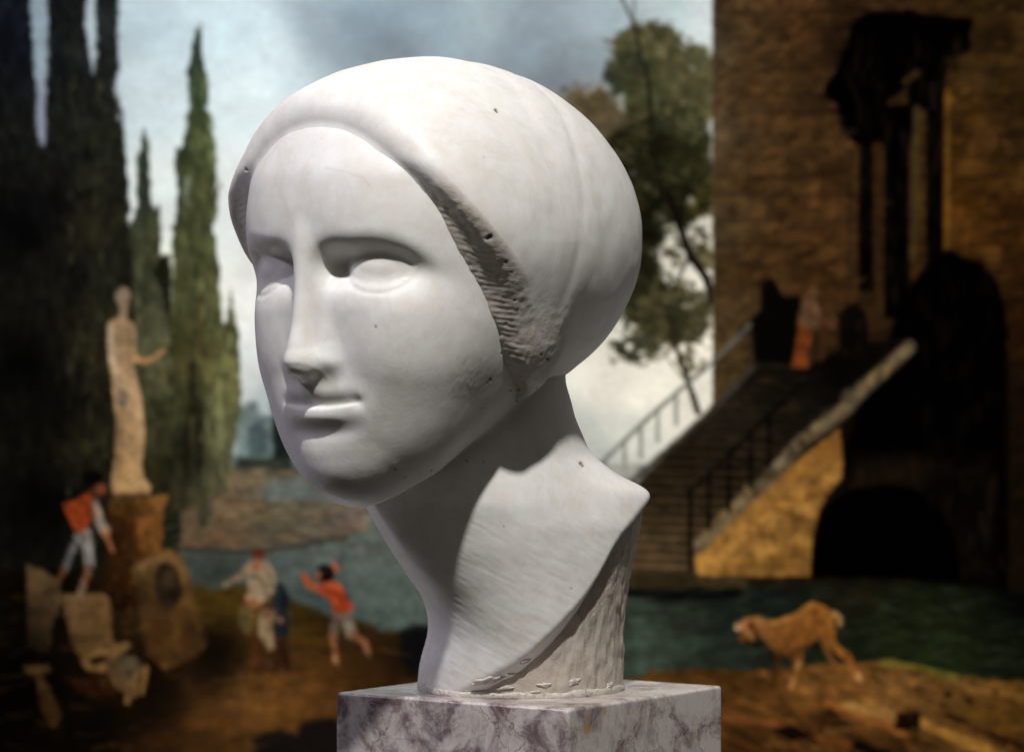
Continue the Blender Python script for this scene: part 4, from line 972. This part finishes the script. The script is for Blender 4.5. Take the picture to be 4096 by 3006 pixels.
for i in range(60):
    t_ = rg.uniform(0, 1); x = 1535 + t_ * 460; y = 1200 - t_ * 435 - 20 * math.sin(t_ * 3.1) + rg.uniform(-14, 16)
    blob(x, y, rg.uniform(7, 20), rg.uniform(5, 11), [(124, 120, 106), (60, 54, 42), (142, 128, 90), (40, 34, 24), (100, 90, 66)][rg.randint(5)], 9, rot=-0.75, alpha=rg.uniform(0.3, 0.7))
for i in range(70):
    x = rg.uniform(1540, 1840); y = rg.uniform(1220 - (x - 1540) * 0.85, 1262)
    jj = int((y * K - Y0) / ST); i2 = int((x * K - X0) / ST)
    if IDM[jj, i2] == mi: blob(x, y, rg.uniform(8, 22), rg.uniform(6, 13), [(176, 138, 74), (110, 80, 38), (84, 62, 28), (160, 124, 62)][rg.randint(4)], 11, rot=rg.uniform(-0.8, 0.3), alpha=rg.uniform(0.25, 0.6))
mi = motif('painted_arch')
poly([(1782, 1268), (1788, 1190), (1806, 1130), (1836, 1092), (1880, 1068), (1950, 1062), (2010, 1072), (2060, 1110), (2100, 1180), (2110, 1275)], (2, 1, 1), 9, edge=4, mid=mi)
mi = motif('painted_railing')
RL = (92, 94, 86)
stroke([(1322, 1016), (1400, 940), (1480, 868), (1566, 795), (1650, 712)], 8, RL, 4, mid=mi)
for (x, y, b) in [(1332, 1008, 1045), (1372, 970, 1030), (1408, 934, 1004), (1446, 900, 968), (1486, 864, 932)]: stroke([(x, y), (x, b)], 8, (128, 128, 116), 4, mid=mi)
mi = motif('painted_railing')
stroke([(1512, 1082), (1590, 1010), (1700, 900), (1790, 820)], 8, (8, 6, 5), 5, mid=mi)
for (x, y, b) in [(1517, 1082, 1250), (1558, 1040, 1160), (1602, 1000, 1120), (1650, 950, 1070), (1690, 910, 1020)]: stroke([(x, y), (x, b)], 10, (9, 7, 5), 5, mid=mi)
# figures on the terrace
mi = motif('painted_sculpture')
poly([(1672, 625), (1690, 612), (1706, 622), (1720, 650), (1760, 652), (1756, 690), (1762, 800), (1658, 800), (1650, 700), (1672, 680)], (8, 7, 5), 9, mid=mi)
mi = motif('painted_figure')
poly([(1756, 700), (1778, 705), (1784, 740), (1776, 808), (1738, 808), (1750, 750)], (116, 56, 22), 8, mid=mi); poly([(1766, 658), (1794, 650), (1808, 680), (1806, 720), (1780, 724), (1752, 708)], (98, 68, 46), 9, mid=mi); blob(1786, 642, 13, 12, (94, 66, 38), 8, mid=mi)
poly([(1800, 700), (1820, 720), (1812, 790), (1800, 795)], (58, 34, 18), 9, mid=mi); blob(1826, 712, 10, 10, (84, 52, 34), 8, mid=mi)
poly([(1840, 690), (1862, 670), (1890, 668), (1908, 700), (1904, 790), (1846, 790)], (12, 8, 5), 10, mid=mi)
# dark water and foreground right
mi = motif('painted_water')
poly([(1000, 1296), (1380, 1298), (1500, 1300), (1640, 1290), (1900, 1272), (2300, 1300), (2800, 1300), (2800, 1600), (1300, 1560), (1330, 1420)], 0, 16, edge=10, mid=mi, var=0.35, vs=44, ar=3.2,
     cols=[(1400, 1330, 52, 66, 48), (1420, 1400, 70, 86, 70), (1500, 1420, 54, 70, 48), (1450, 1300, 22, 28, 18), (1600, 1320, 24, 34, 22), (1560, 1420, 32, 44, 32), (1700, 1330, 18, 28, 18), (1900, 1300, 34, 24, 8), (1950, 1350, 26, 36, 12), (2050, 1400, 34, 48, 14), (2100, 1440, 30, 42, 12), (2200, 1420, 22, 28, 10), (1900, 1420, 24, 32, 12), (2240, 1330, 5, 6, 4), (2500, 1400, 5, 6, 4)])
stroke([(1380, 1300), (1520, 1312), (1620, 1302)], 16, (6, 5, 3), 14, alpha=0.9)
for i in range(26):
    r1, r2_ = rng.uniform(0, 1, 2); x = 1400 + 820 * r1; y = 1330 + 120 * r2_
    stroke([(x, y), (x + rng.uniform(20, 60), y + 3)], 4, (60, 76, 36) if x > 1700 else (88, 104, 84), 10, alpha=0.28)
mi = motif('painted_bank')
poly([(1200, 1500), (1380, 1490), (1440, 1470), (1530, 1466), (1620, 1472), (1720, 1466), (1850, 1455), (1960, 1448), (2050, 1470), (2130, 1486), (2260, 1496), (2800, 1520), (2800, 2100), (1200, 2100)], 0, 8, edge=7, es=26, mid=mi, var=0.32, vs=34, ar=2.0,
     cols=[(1450, 1490, 70, 50, 22), (1600, 1500, 66, 46, 18), (1620, 1560, 74, 50, 22), (1700, 1580, 88, 58, 26), (1780, 1520, 112, 80, 40), (1880, 1480, 116, 80, 38), (1950, 1500, 122, 92, 52), (2050, 1510, 106, 80, 44), (2130, 1520, 86, 66, 30), (2200, 1560, 80, 56, 20), (1800, 1620, 44, 26, 10), (1650, 1640, 26, 16, 8), (2000, 1620, 40, 26, 10), (2240, 1640, 60, 44, 12), (2600, 1600, 20, 14, 6), (1700, 1750, 16, 10, 5)])
stroke([(1940, 1456), (2010, 1462), (2100, 1486)], 10, (96, 104, 34), 10, mid=mi, alpha=0.9)
for (p, w, c) in [([(1820, 1545), (1900, 1572), (1990, 1610)], 22, (132, 84, 40)), ([(1860, 1548), (1970, 1575)], 20, (150, 122, 70)), ([(2010, 1580), (2060, 1600), (2200, 1660)], 26, (140, 106, 50)), ([(2080, 1570), (2250, 1640)], 12, (24, 14, 6)), ([(1590, 1575), (1720, 1590)], 10, (112, 68, 36)), ([(1760, 1600), (1900, 1650), (1960, 1700)], 14, (104, 62, 26)), ([(1560, 1600), (1700, 1660)], 12, (74, 46, 18)), ([(2100, 1500), (2251, 1530)], 16, (100, 76, 40))]:
    stroke(p, w, c, 10, mid=mi, alpha=0.85)
for q in [[(1795, 1575), (1822, 1552), (1868, 1592), (1840, 1594)], [(1972, 1560), (2022, 1565), (2018, 1610), (1966, 1600)], [(1690, 1600), (1760, 1590), (1800, 1610), (1740, 1625)], [(1880, 1620), (1960, 1650), (1940, 1720), (1840, 1690)]]:
    poly(q, (14, 8, 4), 9, edge=3, mid=mi)
for (x, y) in [(2082, 1524), (2130, 1538), (2186, 1520)]: blob(x, y, 9, 8, (36, 22, 10), 8, mid=mi)
# dog
mi = motif('painted_dog')
DC = [(1730, 1380, 128, 88, 40), (1790, 1345, 150, 104, 44), (1800, 1390, 142, 96, 40), (1760, 1420, 112, 72, 32), (1665, 1375, 168, 128, 82), (1700, 1400, 96, 64, 30), (1640, 1375, 160, 116, 76), (1720, 1430, 60, 36, 16)]
stroke([(1808, 1400), (1818, 1430), (1830, 1452), (1826, 1466)], 15, (112, 76, 36), 6, mid=mi, w2=9); stroke([(1714, 1425), (1704, 1470), (1694, 1510)], 15, (62, 40, 18), 6, mid=mi, w2=8)
poly([(1662, 1352), (1680, 1362), (1706, 1362), (1740, 1350), (1764, 1334), (1786, 1320), (1812, 1328), (1832, 1346), (1834, 1376), (1836, 1410), (1866, 1432), (1876, 1450), (1884, 1478), (1890, 1490), (1872, 1490), (1860, 1452), (1826, 1424), (1802, 1398), (1786, 1410), (1768, 1424), (1764, 1450), (1744, 1514), (1728, 1514), (1742, 1450), (1730, 1440), (1706, 1440), (1692, 1420), (1672, 1400), (1650, 1408), (1640, 1402), (1632, 1386), (1620, 1380), (1618, 1370), (1640, 1356)], 0, 5, mid=mi, var=0.16, vs=14, cols=DC)
stroke([(1834, 1346), (1846, 1356), (1844, 1370)], 11, (160, 130, 86), 6, mid=mi); blob(1622, 1376, 7, 7, (196, 170, 140), 5, mid=mi); blob(1634, 1400, 11, 9, (120, 72, 44), 6, mid=mi)
stroke([(1656, 1382), (1668, 1400)], 8, (40, 24, 12), 6, mid=mi); stroke([(1640, 1408), (1668, 1416)], 7, (14, 8, 5), 7, mid=mi); stroke([(1756, 1455), (1738, 1508)], 9, (170, 128, 80), 5, mid=mi); stroke([(1884, 1480), (1890, 1492)], 12, (176, 140, 92), 6, mid=mi); stroke([(1790, 1340), (1784, 1380), (1770, 1420)], 7, (88, 56, 24), 8, mid=mi, alpha=0.7)

def dabs(n, box, cols, seed, ids, w=(3, 8), ln=(6, 22), alpha=0.5, ang=None):
    rg = np.random.RandomState(seed)
    for i in range(n):
        x = rg.uniform(box[0], box[2]); y = rg.uniform(box[1], box[3])
        jj = int((y * K - Y0) / ST); i2 = int((x * K - X0) / ST)
        if MOTIFS[IDM[jj, i2]] not in ids: continue
        a = rg.uniform(0, 3.14) if ang is None else ang + rg.uniform(-0.4, 0.4); l = rg.uniform(*ln)
        stroke([(x, y), (x + l * math.cos(a), y + l * math.sin(a))], rg.uniform(*w), cols[rg.randint(len(cols))], 5, alpha=alpha, w2=2)
dabs(60, (138, 1078, 215, 1175), [(90, 28, 8), (214, 92, 34), (60, 20, 8)], 31, ['painted_boy'], alpha=0.45, ang=1.2)
dabs(70, (160, 1160, 210, 1320), [(70, 64, 56), (60, 34, 18), (150, 146, 134)], 32, ['painted_boy'], alpha=0.45, ang=1.4)
dabs(60, (700, 1275, 785, 1345), [(110, 26, 8), (226, 98, 44), (140, 40, 14)], 33, ['painted_boy'], alpha=0.5, ang=0.9)
dabs(60, (720, 1340, 815, 1455), [(70, 58, 40), (150, 140, 118), (110, 60, 32)], 34, ['painted_boy'], alpha=0.45, ang=1.3)
dabs(160, (520, 1200, 640, 1480), [(84, 66, 44), (196, 168, 124), (50, 30, 16), (120, 66, 34), (24, 30, 34)], 35, ['painted_woman'], alpha=0.2)
stroke([(1700, 1436), (1740, 1434), (1768, 1420)], 9, (52, 32, 14), 10, alpha=0.8); stroke([(1662, 1400), (1690, 1424), (1706, 1450)], 8, (40, 24, 12), 9, alpha=0.8)
stroke([(1664, 1354), (1700, 1366), (1740, 1354), (1784, 1326)], 7, (178, 130, 66), 8, alpha=0.7); stroke([(1618, 1374), (1636, 1372)], 8, (190, 160, 128), 6); blob(1650, 1374, 10, 8, (86, 50, 26), 7); stroke([(1650, 1366), (1662, 1388)], 7, (56, 34, 18), 6)
stroke([(1798, 1400), (1788, 1370), (1796, 1345)], 8, (96, 62, 28), 9, alpha=0.7)
blob(569, 1215, 14, 12, (112, 50, 24), 6); blob(566, 1238, 9, 11, (170, 104, 70), 6); stroke([(560, 1236), (562, 1246)], 3, (90, 46, 30), 4); stroke([(585, 1240), (602, 1290)], 7, (120, 98, 70), 8, alpha=0.7)
stroke([(556, 1260), (575, 1270), (590, 1310)], 6, (96, 76, 54), 8, alpha=0.7); blob(556, 1322, 14, 12, (160, 96, 56), 6); stroke([(545, 1310), (566, 1312)], 6, (190, 160, 118), 6)
blob(592, 1340, 13, 14, (134, 92, 62), 6); stroke([(584, 1330), (602, 1334)], 7, (44, 26, 16), 6); stroke([(622, 1290), (630, 1390)], 6, (16, 20, 24), 8, alpha=0.8); stroke([(606, 1290), (610, 1370)], 5, (54, 70, 78), 7, alpha=0.6)
stroke([(150, 1108), (176, 1150)], 6, (100, 34, 10), 8, alpha=0.7); stroke([(205, 1090), (200, 1140)], 8, (84, 28, 10), 8, alpha=0.7); stroke([(196, 1170), (204, 1235)], 5, (170, 168, 160), 6, alpha=0.7)
stroke([(740, 1300), (764, 1340)], 7, (120, 34, 12), 8, alpha=0.7); stroke([(716, 1284), (744, 1290)], 6, (232, 104, 50), 6, alpha=0.7)
dabs(130, (236, 640, 340, 1084), [(112, 82, 52), (214, 180, 134), (140, 106, 70), (200, 164, 118)], 36, ['painted_statue'], alpha=0.22, ang=1.5, ln=(14, 44), w=(3, 7))
dabs(260, (40, 1200, 460, 1600), [(40, 28, 15), (150, 118, 70), (80, 58, 32)], 37, ['painted_stone'], alpha=0.25, ln=(10, 34), w=(4, 12))
dabs(90, (228, 1090, 372, 1340), [(24, 14, 6), (60, 38, 16), (128, 92, 48)], 38, ['painted_pedestal'], alpha=0.45, ang=1.5)
dabs(150, (1614, 1318, 1892, 1516), [(74, 44, 18), (176, 124, 58), (50, 30, 12), (140, 94, 40), (100, 64, 28)], 39, ['painted_dog'], alpha=0.3, ang=1.2, w=(4, 10))
dabs(120, (1640, 640, 1910, 810), [(8, 6, 4), (60, 36, 18), (30, 18, 8)], 40, ['painted_figure'], alpha=0.5, ang=1.5)
dabs(220, (1380, 820, 1800, 1260), [(20, 15, 9), (74, 58, 36), (40, 31, 18), (96, 74, 46)], 41, ['painted_staircase'], alpha=0.4, ang=0.05, w=(3, 6), ln=(16, 60))
dabs(240, (-50, 1300, 1000, 1652), [(26, 16, 8), (112, 80, 42), (64, 42, 20), (44, 28, 12), (84, 60, 26)], 42, ['painted_bank'], alpha=0.35, ang=-0.15, w=(5, 14), ln=(20, 80))
dabs(260, (1380, 1450, 2300, 1652), [(26, 16, 8), (134, 98, 52), (64, 42, 18), (44, 26, 10), (150, 110, 60), (98, 60, 24)], 43, ['painted_bank'], alpha=0.4, ang=0.35, w=(4, 12), ln=(20, 80))
dabs(260, (1380, 1290, 2300, 1480), [(14, 18, 12), (48, 56, 36), (28, 36, 22), (66, 74, 52), (78, 84, 72)], 44, ['painted_water'], alpha=0.3, ang=0.0, w=(3, 8), ln=(20, 70))
dabs(160, (380, 1040, 960, 1400), [(70, 84, 74), (112, 126, 112), (92, 104, 86), (60, 70, 58)], 45, ['painted_water'], alpha=0.35, ang=0.0, w=(3, 8), ln=(20, 80))
dabs(200, (360, 1015, 820, 1205), [(128, 108, 78), (84, 78, 56), (134, 98, 60), (62, 56, 40), (112, 108, 84), (70, 80, 66)], 46, ['painted_shore'], alpha=0.5, ang=0.0, w=(3, 8), ln=(20, 80))
dabs(320, (1570, 0, 2260, 640), [(46, 32, 16), (104, 78, 44), (88, 62, 30), (30, 20, 10), (120, 92, 54)], 47, ['painted_tower'], alpha=0.35, ang=-0.15, w=(4, 12), ln=(10, 46))
dabs(60, (1850, 30, 2140, 640), [(24, 18, 10), (18, 12, 7), (40, 28, 14)], 48, ['painted_columns'], alpha=0.3, ang=1.5, w=(3, 8), ln=(20, 80))
dabs(50, (1800, 1000, 2200, 1260), [(30, 20, 10), (20, 13, 7)], 49, ['painted_columns'], alpha=0.35, w=(8, 20), ln=(14, 40))
for k_, (f_, ds) in {'painted_water': (0.92, 0.72), 'painted_stone': (0.76, 0.90), 'painted_sky': (1.0, 0.82), 'painted_cypress': (1.0, 0.85), 'painted_shore': (0.95, 0.85), 'painted_woman': (0.85, 0.85), 'painted_boy': (0.88, 0.9), 'painted_statue': (0.95, 0.95), 'painted_dog': (0.92, 1.0), 'painted_parapet': (0.98, 0.92), 'painted_tower': (0.84, 0.95), 'painted_tree': (0.82, 0.95), 'painted_staircase': (0.85, 0.9), 'painted_pedestal': (0.85, 1.0)}.items():
    M_ = np.isin(IDM, [i for i, n in enumerate(MOTIFS) if n == k_])[..., None]
    g_ = IMG.mean(-1, keepdims=True); IMG = np.where(M_, (g_ + (IMG - g_) * ds) * f_, IMG)
for k_, w_ in {'painted_stone': (1.08, 0.98, 0.86), 'painted_bank': (1.05, 0.97, 0.82), 'painted_parapet': (1.10, 1.0, 0.82), 'painted_tower': (1.06, 0.97, 0.82), 'painted_dog': (1.08, 0.98, 0.82), 'painted_pedestal': (1.10, 0.97, 0.80)}.items():
    M_ = np.isin(IDM, [i for i, n in enumerate(MOTIFS) if n == k_])[..., None]
    IMG = np.where(M_, IMG * np.array(w_), IMG)
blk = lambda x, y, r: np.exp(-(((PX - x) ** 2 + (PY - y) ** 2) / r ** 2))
IMG *= (1 - 0.62 * blk(470, 1440, 70) * (IDM == MOTIFS.index('painted_bank')))[..., None]       # shade painted beside the fallen block
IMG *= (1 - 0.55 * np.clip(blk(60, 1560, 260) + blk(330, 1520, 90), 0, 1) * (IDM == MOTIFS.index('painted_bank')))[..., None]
# cloud mottling of the sky
cl = fbm(PX, PY, 90, 301, 1.5, 4)
IMG = np.where((IDM == 0)[..., None], IMG * (1 + 0.07 * cl)[..., None] + np.array([-2, 2, 1.0]) * cl[..., None], IMG)
# brushwork and craquelure tone over everything
IMG *= (1 + 0.05 * fbm(PX, PY, 9, 77, 1.0, 2) + 0.025 * n2(PX, PY, 5, 78, 6.0))[..., None]
lum_ = IMG.mean(-1, keepdims=True); IMG = lum_ + (IMG - lum_) * 0.90
IMG = np.clip(IMG, 0, 255) / 255.0
LIN = np.where(IMG <= 0.04045, IMG / 12.92, ((IMG + 0.055) / 1.055) ** 2.4)
LIN = 1.04 * LIN ** 1.09
PAINT_GAIN = 1.0
# ------------------------------------------------------------------ the painting as an object on the wall
m, nt, b, N, L = nodes("oil_paint")
at = N("ShaderNodeAttribute", attribute_name="paint"); tc = N("ShaderNodeTexCoord")
L(at.outputs["Color"], b.inputs["Base Color"]); b.inputs["Roughness"].default_value = 0.9; b.inputs["Specular IOR Level"].default_value = 0.0
cn = N("ShaderNodeTexNoise", i_Scale=380.0, i_Detail=3.0); mp = N("ShaderNodeMapping"); mp.inputs["Scale"].default_value = (0.25, 1, 1); L(tc.outputs["Object"], mp.inputs["Vector"]); L(mp.outputs[0], cn.inputs["Vector"])
bp = N("ShaderNodeBump", i_Strength=0.12, i_Distance=0.0005); L(cn.outputs[0], bp.inputs["Height"]); L(bp.outputs[0], b.inputs["Normal"])
M_OIL = m
PD = 1800.0; MAG = (D + PD) / D
VX = (gx - 512.0) * MAG * S; VZ = (375.5 - gy) * MAG * S
GX, GZ = np.meshgrid(VX, VZ); cz0 = float(VZ[-1]); cx0 = float((VX[0] + VX[-1]) / 2)
painting = bpy.data.objects.new("painting", None); painting.location = (cx0, PD * S, cz0); link(painting, None, label="large landscape painting of ruins, cypresses and water behind the bust", category="painting")
relief = 0.0001 * fbm(PX, PY, 9, 91, 2.0, 2)
co = np.stack([GX - cx0, -0.004 + relief, GZ - cz0], -1).reshape(-1, 3)
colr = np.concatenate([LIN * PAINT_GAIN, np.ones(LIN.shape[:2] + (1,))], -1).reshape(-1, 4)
ii = (np.arange(NH - 1)[:, None] * NW + np.arange(NW - 1)[None]).reshape(-1)
quads = np.stack([ii, ii + NW, ii + NW + 1, ii + 1], 1)
fid = IDM[:-1, :-1].reshape(-1)
LABELS = {'painted_boy': ['painted boy in an orange waistcoat leaning from the carved stone', 'painted boy in an orange shirt running with a stick']}
seen = {}
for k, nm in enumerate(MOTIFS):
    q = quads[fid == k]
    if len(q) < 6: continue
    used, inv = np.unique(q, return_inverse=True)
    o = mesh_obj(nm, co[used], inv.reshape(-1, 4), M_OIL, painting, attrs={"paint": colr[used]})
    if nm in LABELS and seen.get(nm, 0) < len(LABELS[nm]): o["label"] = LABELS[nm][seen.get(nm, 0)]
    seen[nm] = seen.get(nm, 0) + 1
# stretcher behind the paint, with returned edges
W_ = float(VX[-1] - VX[0]) / 2; H_ = float(VZ[0] - VZ[-1])
V = [(x, y, z) for y in (-0.0030, 0.030) for (x, z) in ((-W_, 0), (W_, 0), (W_, H_), (-W_, H_))]
m2, nt, b, N, L = nodes("linen_canvas"); n_ = N("ShaderNodeTexNoise", i_Scale=500.0); r_ = ramp(N, [(0.3, (0.30, 0.25, 0.18)), (0.7, (0.42, 0.36, 0.27))]); L(n_.outputs[0], r_.inputs[0]); L(r_.outputs[0], b.inputs["Base Color"]); b.inputs["Roughness"].default_value = 0.9
mesh_obj("canvas_stretcher", V, [(0, 1, 2, 3), (5, 4, 7, 6), (4, 5, 1, 0), (5, 6, 2, 1), (6, 7, 3, 2), (7, 4, 0, 3)], m2, painting, smooth=False)
# gallery wall behind
m3, nt, b, N, L = nodes("wall_plaster"); n_ = N("ShaderNodeTexNoise", i_Scale=6.0, i_Detail=6.0); r_ = ramp(N, [(0.3, (0.16, 0.15, 0.14)), (0.7, (0.21, 0.20, 0.185))]); L(n_.outputs[0], r_.inputs[0]); L(r_.outputs[0], b.inputs["Base Color"]); b.inputs["Roughness"].default_value = 0.9
yw = PD * S + 0.034
mesh_obj("wall", [(-4, yw, -1.6), (4, yw, -1.6), (4, yw, 2.4), (-4, yw, 2.4)], [(0, 1, 2, 3)], m3, None, smooth=False, kind="structure")
print("built in %.1f s" % (time.time() - T0))
